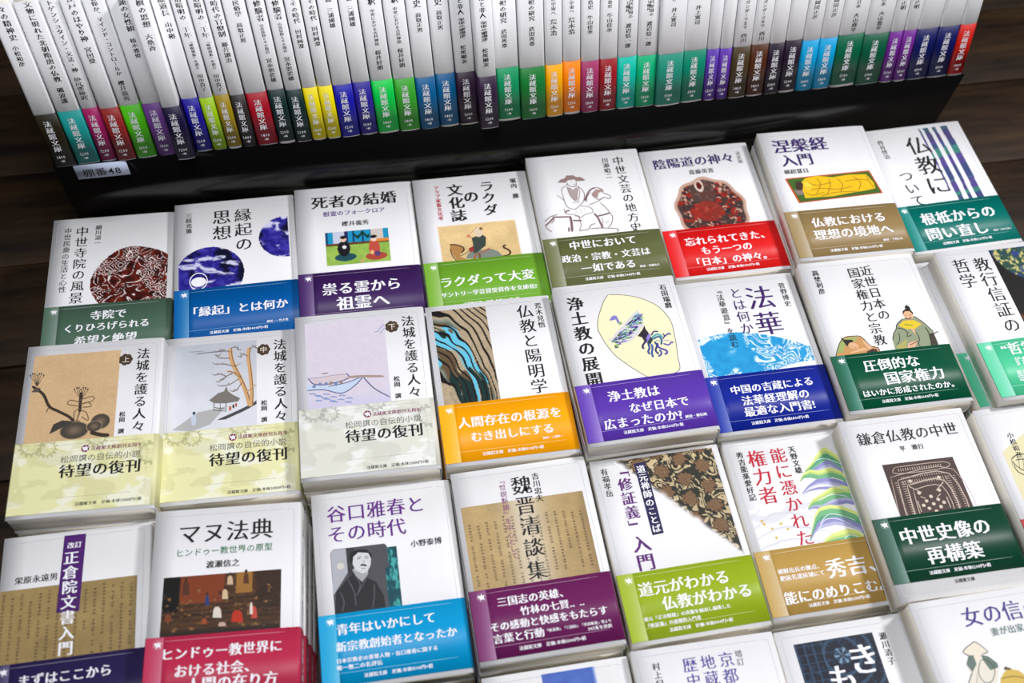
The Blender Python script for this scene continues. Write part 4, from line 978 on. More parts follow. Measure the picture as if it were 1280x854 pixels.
  ('ell',((56.7,80.1),(55.3,79.9),(57.2,78.8)),(205,188,172)),
  ('ell',((52,71),(50.6,70.8),(52.5,69.7)),(205,188,172)),
  ('ell',((52,83.2),(50.6,83),(52.5,81.9)),(205,188,172)),
  ('ell',((43.8,77.3),(42.4,77.1),(44.3,76)),(205,188,172)),
  ('ell',((60.3,77),(58.9,76.8),(60.7,75.7)),(205,188,172)),
  ('ell',((43.8,67),(42.4,66.8),(44.3,65.7)),(205,188,172)),
  ('ell',((60.2,66.8),(58.8,66.6),(60.7,65.5)),(205,188,172)),
  ('ell',((40.3,56.6),(38.9,56.4),(40.8,55.3)),(205,188,172)),
  ('ell',((63.6,56.5),(62.2,56.3),(64.1,55.2)),(205,188,172)),
  ('line',((38,60.8),(46.1,67)),(190,170,155),1.6),
  ('line',((66,60.6),(57.8,66.8)),(190,170,155),1.6),
  ('line',((43.8,70.1),(47.3,72.1)),(190,170,155),1.6),
  ('line',((60.2,69.9),(56.7,72)),(190,170,155),1.6),
  ('line',((40.3,73.2),(40.3,82.4)),(190,170,155),1.6),
  ('line',((63.8,72.9),(63.8,81.9)),(190,170,155),1.6),
  ]),
 'Y2':dict(pos=(200.4,122.7,70.5),yaw=-0.62,obi=(90,80,150),text=[
  ('c','v','京都',66.7,9.1,32.4,(70,60,145),'m'),
  ('c','v','地蔵',53.2,9.3,31.9,(70,60,145),'m'),
  ('c','v','歴史',40.2,9.1,32.1,(70,60,145),'m'),
  ('c','v','増訂',76.2,9.5,20.9,(110,110,115),'m'),
  ('c','v','村上紀夫',16.2,9.8,33.5,'ink','m'),
  ],art=[
  ]),
 'Y3':dict(pos=(308.4,122.3,64),yaw=0,obi=(40,60,90),text=[
  ('c','v','き',59.2,15.4,40.1,'white','b'),
  ('c','v','もの',40.2,27.7,70.7,'white','b'),
  ('c','v','瀬川清子',78.7,11.3,35.5,'ink','b'),
  ],art=[
  ('rast',((11.9,10.5),(71.8,74.3)),'kasuri'),
  ]),
 'X':dict(pos=(514.1,266.4,82),yaw=0,obi=(170,30,40),text=[
  ('c','v','小松和彦',21.7,22.2,45,'ink','m'),
  ],art=[
  ('poly',((9.6,38.1),(33.6,24.7),(55.4,23.4),(54.6,62.1),(9.1,89.1),(9.3,62.3)),(215,208,165)),
  ('line',((14.3,44.9),(19.7,42.2),(28,42.6),(35.2,45.4)),(60,58,50),0.8),
  ('line',((14.4,46.7),(15.8,51.2),(23.1,57.5),(33.2,57.3)),(60,58,50),0.8),
  ('line',((17.1,46.2),(23,46.2),(31.8,49.2)),(60,58,50),0.8),
  ('line',((13.8,50.1),(15.2,56.3),(22.9,61.8)),(60,58,50),0.8),
  ('line',((14.3,44.9),(13,49.9)),(60,58,50),0.8),
  ('line',((20.2,44.9),(17.4,53.2)),(60,58,50),0.8),
  ('line',((23.7,44.6),(19.9,57)),(60,58,50),0.8),
  ]),
 'Y1':dict(pos=(95,122.5,64),yaw=0,obi=(60,80,150),text=[
  ],art=[
  ('rast',((42,3.6),(80.2,45.7)),'bluep'),
  ]),
 'Y4':dict(pos=(403.5,121.8,87),yaw=0,obi=(70,110,100),text=[
  ('c','h','女の信心',15.7,34.2,95.9,(55,45,130),'m'),
  ('c','h','妻が出家した時代',28.6,51.1,101.5,(95,120,115),'m'),
  ],art=[
  ('poly',((25.6,39),(28.8,36.6),(33.4,34.5),(36.9,33.3),(40.2,36.2),(43.1,40.2),(42.7,41.9),(34.6,42.6),(28.9,41.7)),(225,215,195)),
  ('line',((25.6,39),(28.8,36.6),(33.4,34.5),(36.9,33.3),(40.2,36.2),(43.1,40.2),(42.7,41.9),(34.6,42.6),(28.9,41.7),(25.6,39)),(60,58,50),0.6),
  ('poly',((25.8,53),(24.6,48.7),(27.5,43.5),(32,41.6),(39.2,42.2),(45.9,47.8),(47.1,52.2),(43.7,60),(38.2,66),(20.2,63.2)),(222,215,200)),
  ('poly',((29,41.6),(32.5,42.2),(32.2,48.4),(27.2,53.3),(25.1,47.3)),(95,115,105)),
  ('poly',((37.6,42.5),(42.8,44.5),(47.2,50.1),(46.8,52.8),(40.3,53.9),(38.3,48)),(95,115,105)),
  ('poly',((32.7,41.8),(37.4,42.2),(36.7,44.6),(33.4,45.5),(32.2,43.9)),(235,215,195)),
  ('line',((27.2,53.3),(21.2,60.6),(20.5,66)),(60,58,50),0.6),
  ('line',((36.1,46.2),(31.4,53.9),(32.9,61.1),(39,60.6),(43.7,53),(40.3,46.9),(36.1,46.2)),(60,58,50),0.5),
  ('line',((26.8,61.5),(30.7,53.8)),(60,58,50),0.5),
  ('poly',((45.1,60.2),(49.9,56.1),(53.4,54.8),(60,57),(63.4,61),(63.5,65.9),(51.3,66.7),(43.5,64.1)),(205,175,80)),
  ('poly',((50,54),(52,52.9),(53.1,53.8),(55.6,54.9),(54.5,55.8),(50.3,55.2)),(90,75,50)),
  ('line',((45.7,60.6),(54.1,60.2),(62.6,62.9)),(120,95,50),0.6),
  ]),
}
SPINES = [
 (-0.8,16.9,0.7,(38,32,18),1400,(('々の精神史',146.8,117.5,2.1),('小松和彦',113.8,95.5,-0))),
 (18.3,36.1,0,(25,145,140),1200,(('文物に現れた北朝隋唐の仏教',148.1,78.8,2.5),('礪波護',74.2,59.2,1.2))),
 (37.2,49.9,-0.8,(155,22,90),1200,(('トゲンシュタイン・文法・神',147.5,85.4,0.9),('A・キートリー',81.1,59,2.4),('星川啓慈訳',81.4,60.4,-1))),
 (51.1,65.7,0.6,(140,35,35),1200,(('江戸のはやり神',150.2,111.5,2),('宮田登',107.4,92.5,1.8))),
 (66.9,83,-0.1,(75,185,15),1100,(('信仰か、マインド・コントロールか',148.2,79.5,1.4),('櫻井義秀',75.4,56.2,0.4))),
 (84,99.1,-0.9,(108,60,138),1300,(('日蓮の女性観',149,115.8,5.1),('植木雅俊',110.6,93,3.7))),
 (100.7,114.8,8.1,(22,12,52),1200,(('寺檀の思想',152.6,123,3.2),('大桑斉',118.1,103.1,1.7))),
 (115.5,128.8,-0.9,(22,14,140),1200,(('原道長',143.1,126.5,2.5),('山中裕',121.7,106.8,2.2))),
 (129.9,141.3,-1,(150,190,15),1200,(('倍晴明の一千年',141.9,106.5,0.5),('「晴明現象」を読む',104.5,78.4,1.2),('田中貴子',74.2,57.9,1.2))),
 (142.1,153.5,-0.6,(150,128,15),1200,(('倍晴明の一千年',141,105.4,2.1),('「晴明現象」を読む',103.4,77.4,2),('田中貴子',73.1,56.8,1.4))),
 (154.5,166.3,-1,(46,40,38),1400,(('時代の官僚制',136.3,104.6,1.9),('藤井讓治',100.5,81.8,1.9))),
 (167.1,184.3,-0.9,(160,12,34),1400,(('民俗学',134.8,120.6,2.8),('高取正男',115.9,97.9,1.2))),
 (185.1,198.8,-0.5,(12,42,40),1200,(('修験者',133.7,115.3,2.1),('山岳信仰とその周辺',113.5,87,1.6),('宮本袈裟雄',82.9,60.6,1.1))),
 (199.7,212.9,-0.4,(12,42,40),1200,(('修験者',132.5,115.5,1.6),('山岳信仰とその周辺',113.3,86.7,1.2),('宮本袈裟雄',82.9,60.4,1.1))),
 (213.6,225.5,-0.6,(228,210,0),1200,(('とその時代',135.2,110.8,1.7),('田村圓澄',106.1,88.8,0.8))),
 (226.2,237.9,-0.5,(232,214,0),1200,(('とその時代',135.7,111.8,2.7),('田村圓澄',107.5,89.6,1.7))),
 (238.5,254.3,-0.5,(22,22,160),1200,(('義',131.2,126.6,1.9),('三浦國雄',122.1,104.4,1.8))),
 (254.9,269.6,-1,(42,32,142),1200,(('義',130.2,125.9,1.8),('三浦國雄',121.9,103.8,1.8))),
 (270.3,288.4,-0.6,(0,196,72),1400,(('釈',127.5,120.7,1.8),('中世における古代神話',117.7,85.1,1.3),('桜井好朗',81.1,62.4,1))),
 (289,306.4,-0.5,(52,158,42),1400,(('釈',126.5,120.8,1.5),('中世における古代神話',117.9,85.2,0.9),('桜井好朗',81.1,62.8,0.9))),
 (307,323.7,-0.6,(0,88,138),1400,(('史',123,115.2,0.9),('高取正男',111.3,93.5,1.1))),
 (324.3,340.9,-0.9,(0,88,138),1400,(('史',122.2,115.5,0.4),('高取正男',111.7,93.8,0.4))),
 (341.5,358.7,-1,(48,28,52),1200,(('市と非人',125.6,105.5,0.6),('武家の都鎌倉・',103,82.6,2.2),('寺社の都奈良',103.2,84.4,-0.5),('松尾剛次',78.4,60.6,0.1))),
 (358.4,374.5,7.9,(50,30,58),1200,(('市と非人',125.5,105.8,0.2),('武家の都鎌倉・',103.3,82.7,2.1),('寺社の都奈良',103.6,84.5,-0.6),('松尾剛次',78.9,60.9,0.2))),
 (375.7,395.6,-0.8,(14,142,90),1600,(('祀の研究',115.6,94.5,-0.9),('武田秀章',89.6,72,-1.2))),
 (396.1,418.2,0.1,(20,118,48),1600,(('祀の研究',114.1,94.8,1.3),('武田秀章',89.9,71.8,0.8))),
 (418.3,433.5,-0.2,(238,165,0),1200,(('の宇宙へ',114,98.7,0.4),('荒木浩',95.1,79.5,0.3))),
 (434,449.3,-0.9,(246,132,0),1200,(('の宇宙へ',112.9,98.5,0.2),('荒木浩',94.9,78.8,0.1))),
 (449.5,465.7,-1,(158,52,98),1300,(('島史',108.7,100.1,-0.2),('牛山佳幸',95.1,77.2,-0.3))),
 (465.9,481.7,-1,(148,24,32),1300,(('島史',107.1,99.9,0.2),('牛山佳幸',95.4,77.4,0.3))),
 (481.8,498.7,-0.9,(0,182,160),1200,(('古代帝国の',107.3,88.7,1.9),('と儀礼',104.9,94.6,-1.5),('渡辺信一郎',84.6,61,0.1))),
 (499.1,517,-1,(0,168,112),1200,(('古代帝国の',107.3,88.8,2.4),('と儀礼',104,94.6,-1.1),('渡辺信一郎',84.7,60.9,0.7))),
 (517.1,540,1.1,(32,138,116),1500,(('」',103.6,99.9,-0.2),('井上寛司',96.3,78.1,0))),
 (540.6,561.2,-0.7,(0,128,100),1500,(('」',102.1,98.8,-1.3),('井上寛司',95.7,77.1,-0.8))),
 (561.6,572.8,-0.7,(86,52,160),1200,()),
 (573.5,584.7,-1,(88,44,158),1200,()),
 (585.1,601.4,-0.2,(68,54,30),1400,(('るガンダーラまで',100.2,68.8,-0.2),('西川',65.5,55.8,-0.1))),
 (601.8,618.2,-0.5,(76,38,14),1400,(('るガンダーラまで',98.6,68.9,-1.2),('西川',65.6,55.9,-0.3))),
 (618.1,632.8,-1,(36,22,42),1200,()),
 (633.3,648.9,-1,(36,22,42),1200,()),
 (648.9,665,-1,(0,150,200),1300,(('岡田正彦',90.1,72.1,-0.8),)),
 (665.3,681.7,-1,(0,150,200),1300,(('岡田正彦',90.3,72.3,0.1),)),
 (681.9,706.2,-1,(0,92,62),1700,(('日本',86.5,78.5,0.5),('大山喬平',74.2,55.3,0.4))),
 (706.1,730.3,-1,(0,84,56),1700,(('日本',86.6,78.3,-1.1),('大山喬平',73.9,54.9,-0.5))),
 (730.1,743.2,-0.8,(102,28,132),1500,(('正明',82.7,73.1,-0),)),
 (743.2,756.5,-0.6,(104,30,132),1500,(('正明',82.6,73,-0.6),)),
 (755.4,776.9,-0.9,(12,20,84),1500,()),
 (776.7,797.1,-0.8,(12,20,84),1500,()),
 (797.2,812.6,-0.7,(190,28,18),1300,()),
]
# ------------------------------------------------------------------ materials
def lin(c):
    out = []
    for v in c[:3]:
        v = v / 255.0
        out.append(v / 12.92 if v <= 0.04045 else ((v + 0.055) / 1.055) ** 2.4)
    return out
INK = (28, 26, 30); WHITE = (238, 238, 242); PLUM = (120, 30, 80)
def named(c):
    return {'ink': INK, 'white': WHITE, 'plum': PLUM}.get(c, c) if isinstance(c, str) else c
MATS = {}
def material(name, color=None, rough=0.5, spec=0.5, coat=0.0, build=None):
    if name in MATS: return MATS[name]
    m = bpy.data.materials.new(name); m.use_nodes = True
    nt = m.node_tree; b = nt.nodes['Principled BSDF']
    if color is not None: b.inputs['Base Color'].default_value = (*lin(color), 1)
    b.inputs['Roughness'].default_value = rough
    b.inputs['Specular IOR Level'].default_value = spec
    b.inputs['Coat Weight'].default_value = coat
    if build: build(nt, b)
    MATS[name] = m
    return m
def N(nt, t, **kw):
    n = nt.nodes.new(t)
    for k, v in kw.items(): setattr(n, k, v)
    return n
def fine_tooth(nt, b, scale=1800.0, strength=0.04):
    tc = N(nt, 'ShaderNodeTexCoord'); no = N(nt, 'ShaderNodeTexNoise'); no.inputs['Scale'].default_value = scale
    bp = N(nt, 'ShaderNodeBump'); bp.inputs['Strength'].default_value = strength; bp.inputs['Distance'].default_value = 0.0002
    nt.links.new(tc.outputs['Object'], no.inputs['Vector']); nt.links.new(no.outputs['Fac'], bp.inputs['Height'])
    nt.links.new(bp.outputs['Normal'], b.inputs['Normal'])
def b_print(nt, b):
    a = N(nt, 'ShaderNodeVertexColor'); a.layer_name = 'Col'
    nt.links.new(a.outputs['Color'], b.inputs['Base Color'])
def b_cover(nt, b):
    tc = N(nt, 'ShaderNodeTexCoord'); no = N(nt, 'ShaderNodeTexNoise'); no.inputs['Scale'].default_value = 25; no.inputs['Detail'].default_value = 4
    cr = N(nt, 'ShaderNodeValToRGB'); cr.color_ramp.elements[0].position = .3; cr.color_ramp.elements[1].position = .7
    cr.color_ramp.elements[0].color = (.80, .80, .815, 1); cr.color_ramp.elements[1].color = (.845, .845, .855, 1)
    nt.links.new(tc.outputs['Object'], no.inputs['Vector']); nt.links.new(no.outputs['Fac'], cr.inputs[0]); nt.links.new(cr.outputs[0], b.inputs['Base Color'])
    fine_tooth(nt, b)
def b_pages(nt, b):
    tc = N(nt, 'ShaderNodeTexCoord'); mp = N(nt, 'ShaderNodeMapping'); mp.inputs['Scale'].default_value = (12, 12, 5200)
    no = N(nt, 'ShaderNodeTexNoise'); no.inputs['Scale'].default_value = 1.0; no.inputs['Detail'].default_value = 2
    cr = N(nt, 'ShaderNodeValToRGB'); cr.color_ramp.elements[0].position = .3; cr.color_ramp.elements[1].position = .65
    cr.color_ramp.elements[0].color = (.76, .71, .61, 1); cr.color_ramp.elements[1].color = (.92, .88, .79, 1)
    bp = N(nt, 'ShaderNodeBump'); bp.inputs['Strength'].default_value = .3; bp.inputs['Distance'].default_value = .0002
    nt.links.new(tc.outputs['Object'], mp.inputs['Vector']); nt.links.new(mp.outputs[0], no.inputs['Vector'])
    nt.links.new(no.outputs['Fac'], cr.inputs[0]); nt.links.new(cr.outputs[0], b.inputs['Base Color'])
    nt.links.new(no.outputs['Fac'], bp.inputs['Height']); nt.links.new(bp.outputs[0], b.inputs['Normal'])
def b_wood(nt, b):
    tc = N(nt, 'ShaderNodeTexCoord'); mp = N(nt, 'ShaderNodeMapping'); mp.inputs['Scale'].default_value = (3, 26, 26)
    no = N(nt, 'ShaderNodeTexNoise'); no.inputs['Scale'].default_value = 2.2; no.inputs['Detail'].default_value = 6; no.inputs['Roughness'].default_value = .65
    cr = N(nt, 'ShaderNodeValToRGB'); cr.color_ramp.elements[0].position = .35; cr.color_ramp.elements[1].position = .72
    cr.color_ramp.elements[0].color = (.007, .0035, .0016, 1); cr.color_ramp.elements[1].color = (.050, .026, .010, 1)
    nt.links.new(tc.outputs['Object'], mp.inputs['Vector']); nt.links.new(mp.outputs[0], no.inputs['Vector'])
    nt.links.new(no.outputs['Fac'], cr.inputs[0]); nt.links.new(cr.outputs[0], b.inputs['Base Color'])
def b_black(nt, b):
    tc = N(nt, 'ShaderNodeTexCoord'); no = N(nt, 'ShaderNodeTexNoise'); no.inputs['Scale'].default_value = 9; no.inputs['Detail'].default_value = 5
    mr = N(nt, 'ShaderNodeMapRange'); mr.inputs[3].default_value = .15; mr.inputs[4].default_value = .17
    nt.links.new(tc.outputs['Object'], no.inputs['Vector']); nt.links.new(no.outputs['Fac'], mr.inputs[0]); nt.links.new(mr.outputs[0], b.inputs['Roughness'])
M_PRINT = material('printed_ink', None, .5, .2, build=b_print)
M_COVER = material('white_cover_paper', None, .55, .18, build=b_cover)
M_PAGES = material('cream_page_edges', None, .9, .15, build=b_pages)
M_WOOD = material('dark_stained_wood', None, .55, .35, build=b_wood)
M_BLACK = material('glossy_black_board', (13, 13, 14), .2, .4, build=b_black)
def band_mat(c):
    return material('coated_band_%d_%d_%d' % tuple(c), c, .42, .28, build=lambda nt, b: fine_tooth(nt, b, 1500, .03))

# ------------------------------------------------------------------ mesh helpers (book space in mm, z up from the middle of the book)
def make_mesh(name, V, F, mat, cols=None, smooth=False):
    """V (n,3) mm; F list of (k,m) int arrays of equal-sided polygons"""
    me = bpy.data.meshes.new(name)
    V = np.asarray(V, np.float32) * 0.001
    if isinstance(F, np.ndarray): F = [F]
    F = [np.asarray(f, np.int32) for f in F if len(f)]
    loops = np.concatenate([f.ravel() for f in F]); sizes = np.concatenate([np.full(len(f), f.shape[1], np.int32) for f in F])
    me.vertices.add(len(V)); me.vertices.foreach_set('co', V.ravel())
    me.loops.add(len(loops)); me.loops.foreach_set('vertex_index', loops)
    me.polygons.add(len(sizes)); st = np.zeros(len(sizes), np.int32); st[1:] = np.cumsum(sizes)[:-1]
    me.polygons.foreach_set('loop_start', st)
    try: me.polygons.foreach_set('loop_total', sizes)
    except Exception: pass
    me.update(calc_edges=True)
    if cols is not None:
        a = me.color_attributes.new('Col', 'FLOAT_COLOR', 'POINT')
        a.data.foreach_set('color', np.concatenate([cols, np.ones((len(cols), 1))], 1).astype(np.float32).ravel())
    if smooth: me.polygons.foreach_set('use_smooth', np.ones(len(sizes), bool))
    me.materials.append(mat)
    me.validate()
    return me
def link(name, me, parent=None):
    o = bpy.data.objects.new(name, me); COL.objects.link(o)
    if parent is not None: o.parent = parent
    return o

class Paint:
    """collects flat printed shapes: 2D verts (u right, v down in mm), a layer number and a colour per vertex"""
    def __init__(s): s.V = []; s.F3 = []; s.F4 = []; s.C = []; s.L = []; s.n = 0; s.layer = 0; s.k = 0; s.dirty = False
    def _add(s, P, F, col, layer=None):
        P = np.asarray(P, float); F = np.asarray(F, int)
        if len(F) == 0: return
        s.V.append(P)
        c = np.asarray(col, float)
        if c.ndim == 1: c = np.tile(c, (len(P), 1))
        s.C.append(c); s.L.append(np.zeros(len(P)) + (s.layer if layer is None else layer))
        (s.F3 if F.shape[1] == 3 else s.F4).append(F + s.n); s.n += len(P)
    def grid(s, u0, v0, u1, v1, nu, nv, fn):
        uu, vv = np.meshgrid(np.linspace(u0, u1, nu + 1), np.linspace(v0, v1, nv + 1))
        col, mask = fn(uu, vv)
        idx = np.arange((nu + 1) * (nv + 1)).reshape(nv + 1, nu + 1)
        F = np.stack([idx[:-1, :-1], idx[1:, :-1], idx[1:, 1:], idx[:-1, 1:]], -1).reshape(-1, 4)
        if mask is not None:
            mk = mask.ravel(); F = F[mk[F].all(1)]
        s._add(np.stack([uu.ravel(), vv.ravel()], 1), F, np.clip(col.reshape(-1, 3), 0, 1) ** 2.2); s.layer += 1
    def rect(s, u0, v0, u1, v1, col, bump=True):
        n = max(1, int(abs(u1 - u0) / 8)); us = np.linspace(u0, u1, n + 1)
        P = np.concatenate([np.stack([us, us * 0 + v0], 1), np.stack([us, us * 0 + v1], 1)])
        i = np.arange(n); s._add(P, np.stack([i, i + n + 1, i + n + 2, i + 1], 1), lin(col))
        if bump: s.layer += 1
    def line(s, pts, w, col, taper=False):
        P = smooth_line(np.asarray(pts, float)); d = np.gradient(P, axis=0); L = np.hypot(d[:, 0], d[:, 1]) + 1e-9
        nrm = np.stack([-d[:, 1] / L, d[:, 0] / L], 1); n = len(P)
        ww = np.full(n, w / 2.0)
        ww[0] *= .5; ww[-1] *= .4
        Q = np.concatenate([P + nrm * ww[:, None], P - nrm * ww[:, None]]); i = np.arange(n - 1)
        s._add(Q, np.stack([i, i + n, i + n + 1, i + 1], 1), lin(col), s.layer + (s.k % 8) * .3); s.k += 1; s.dirty = True
    def clean(s):
        if s.dirty: s.layer += 2.4; s.dirty = False
    def ell(s, c, ru, rv, col, r0=0.0, n=24):
        s.clean()
        a = np.arange(n) * 2 * math.pi / n; R = np.stack([np.cos(a) * ru, np.sin(a) * rv], 1) + c
        i = np.arange(n)
        if r0 <= 0:
            s._add(np.concatenate([R, [c]]), np.stack([i, (i + 1) % n, np.full(n, n)], 1), lin(col))
        else:
            R2 = np.stack([np.cos(a) * ru * r0, np.sin(a) * rv * r0], 1) + c
            s._add(np.concatenate([R, R2]), np.stack([i, (i + 1) % n, (i + 1) % n + n, i + n], 1), lin(col))
        s.layer += .4
    def poly(s, pts, col):
        from mathutils.geometry import tessellate_polygon
        s.clean()
        cuts = [-1e3, 87, 90, 93, 96, 99, 1e3]
        for lo, hi in zip(cuts, cuts[1:]):
            Q = clip_u(clip_u(list(pts), lo, 1), hi, -1)
            if len(Q) < 3: continue
            tri = tessellate_polygon([[Vector((p[0], p[1], 0)) for p in Q]])
            if len(tri): s._add(Q, np.array([list(t) for t in tri]), lin(col))
        s.layer += .5
    def mesh(s, name, to3d):
        P = np.concatenate(s.V); L = np.concatenate(s.L); C = np.concatenate(s.C)
        F = []
        if s.F3: F.append(np.concatenate(s.F3))
        if s.F4: F.append(np.concatenate(s.F4))
        return make_mesh(name, to3d(P[:, 0], P[:, 1], L), F, M_PRINT, C)
def clip_u(Q, c, sg):
    out = []
    for i in range(len(Q)):
        a, b_ = Q[i - 1], Q[i]; ia = (a[0] - c) * sg >= 0; ib = (b_[0] - c) * sg >= 0
        if ia != ib:
            t = (c - a[0]) / (b_[0] - a[0]); out.append((c, a[1] + (b_[1] - a[1]) * t))
        if ib: out.append((b_[0], b_[1]))
    return out
def smooth_line(P):
    if len(P) < 3: return P
    out = []
    for i in range(len(P) - 1):
        p0 = P[max(i - 1, 0)]; p1 = P[i]; p2 = P[i + 1]; p3 = P[min(i + 2, len(P) - 1)]
        for t in (0, .25, .5, .75):
            out.append(.5 * ((2 * p1) + (p2 - p0) * t + (2 * p0 - 5 * p1 + 4 * p2 - p3) * t * t + (-p0 + 3 * p1 - 3 * p2 + p3) * t ** 3))
    out.append(P[-1]); return np.array(out)

# ---------------- lettering: glyph outlines filled once and reused; Mincho weight = thin horizontals, thick verticals
GLYPH = {}
STYLE = {'s': (0.003, 0.050, 1), 'm': (-0.006, 0.042, 1), 'b': (0.0, 0.066, 1), 'g': (0.006, 0.0, 1)}
def glyph(ch, st, hi):
    key = (ch, st, hi)
    if key in GLYPH: return GLYPH[key]
    off, dx, _ = STYLE[st]
    c = bpy.data.curves.new('g', 'FONT'); c.body = ch; c.resolution_u = 2 if hi else 1; c.offset = off; c.fill_mode = 'FRONT'
    o = bpy.data.objects.new('g', c); COL.objects.link(o)
    me = bpy.data.meshes.new_from_object(o)
    V = np.zeros(len(me.vertices) * 3, np.float32); me.vertices.foreach_get('co', V); V = V.reshape(-1, 3)[:, :2].astype(float)
    me.calc_loop_triangles()
    T = np.zeros(len(me.loop_triangles) * 3, np.int32); me.loop_triangles.foreach_get('vertices', T); T = T.reshape(-1, 3)
    bpy.data.objects.remove(o); bpy.data.curves.remove(c); bpy.data.meshes.remove(me)
    LV = np.zeros(len(V))
    if len(V):
        full = ord(ch) > 0x2000 and ch not in '“”'
        w = 1.0 if full else max(V[:, 0].max() - V[:, 0].min(), .2) + .12
        if not full: V[:, 0] += .06 - V[:, 0].min()
        V[:, 1] = (0.38 - V[:, 1] * EM) if True else V[:, 1]
        V[:, 0] = V[:, 0] * EM - (EM * w / 2)
        if dx:
            n = len(V); V = np.concatenate([V - [dx / 2, 0], V + [dx / 2, 0]]); T = np.concatenate([T, T + n]); LV = np.repeat([0.0, .8], n)
    else: w = .5 if ch == ' ' else 1.0
    GLYPH[key] = (V, T, w, LV); return GLYPH[key]
EM = 1.0
ROT = set('ー「」『』（）…‥–-')
def text_line(P, d, s, c, a0, a1, col, st, hi=True, width=None):
    """d='v': column at u=c from v=a0 to a1; d='h': row at v=c from u=a0 to a1"""
    if st == 'm' and (a1 - a0) / len(s) < 8: st = 's'
    col = lin(named(col)); g = [glyph(ch, st, hi) for ch in s]
    if d == 'v':
        p = (a1 - a0) / len(s); wv = width or (p if p < 16 else p)
        for i, (V, T, w, LV) in enumerate(g):
            if not len(V): continue
            Q = V.copy()
            if s[i] in ROT: Q = np.stack([-Q[:, 1], Q[:, 0]], 1)
            if s[i] in '、。': Q = Q + [.6, -.6]
            Q = Q * [wv * .97, p * .97] + [c, a0 + p * (i + .5)]
            P._add(Q, T, col, P.layer + LV)
    else:
        tot = sum(q[2] for q in g); p = (a1 - a0) / tot; x = a0
        hh = width or p
        for i, (V, T, w, LV) in enumerate(g):
            if len(V): P._add(V * [p * .98, hh * .98] + [x + w * p / 2, c], T, col, P.layer + LV)
            x += w * p
    P.layer += 1

# ---------------- noise for printed pictures
_rng = np.random.RandomState(7); _T = _rng.rand(64, 64)
def vnoise(x, y):
    xi = np.floor(x).astype(int); yi = np.floor(y).astype(int); fx = x - xi; fy = y - yi
    fx = fx * fx * (3 - 2 * fx); fy = fy * fy * (3 - 2 * fy)
    g = lambda a, b: _T[a % 64, b % 64]
    return (g(xi, yi) * (1 - fx) + g(xi + 1, yi) * fx) * (1 - fy) + (g(xi, yi + 1) * (1 - fx) + g(xi + 1, yi + 1) * fx) * fy
def fbm(x, y, o=4):
    s = 0; a = .5; t = 0
    for k in range(o): s = s + a * vnoise(x * 2 ** k + 13 * k, y * 2 ** k + 7 * k); t += a; a *= .55
    return s / t
def C3(*c): return np.array(c, float) / 255
def mix(a, b, t): t = np.clip(t, 0, 1)[..., None]; return a * (1 - t) + b * t
def full(u, c): return np.tile(np.asarray(c, float), u.shape + (1,))
def sst(a, b, x): t = np.clip((x - a) / (b - a), 0, 1); return t * t * (3 - 2 * t)
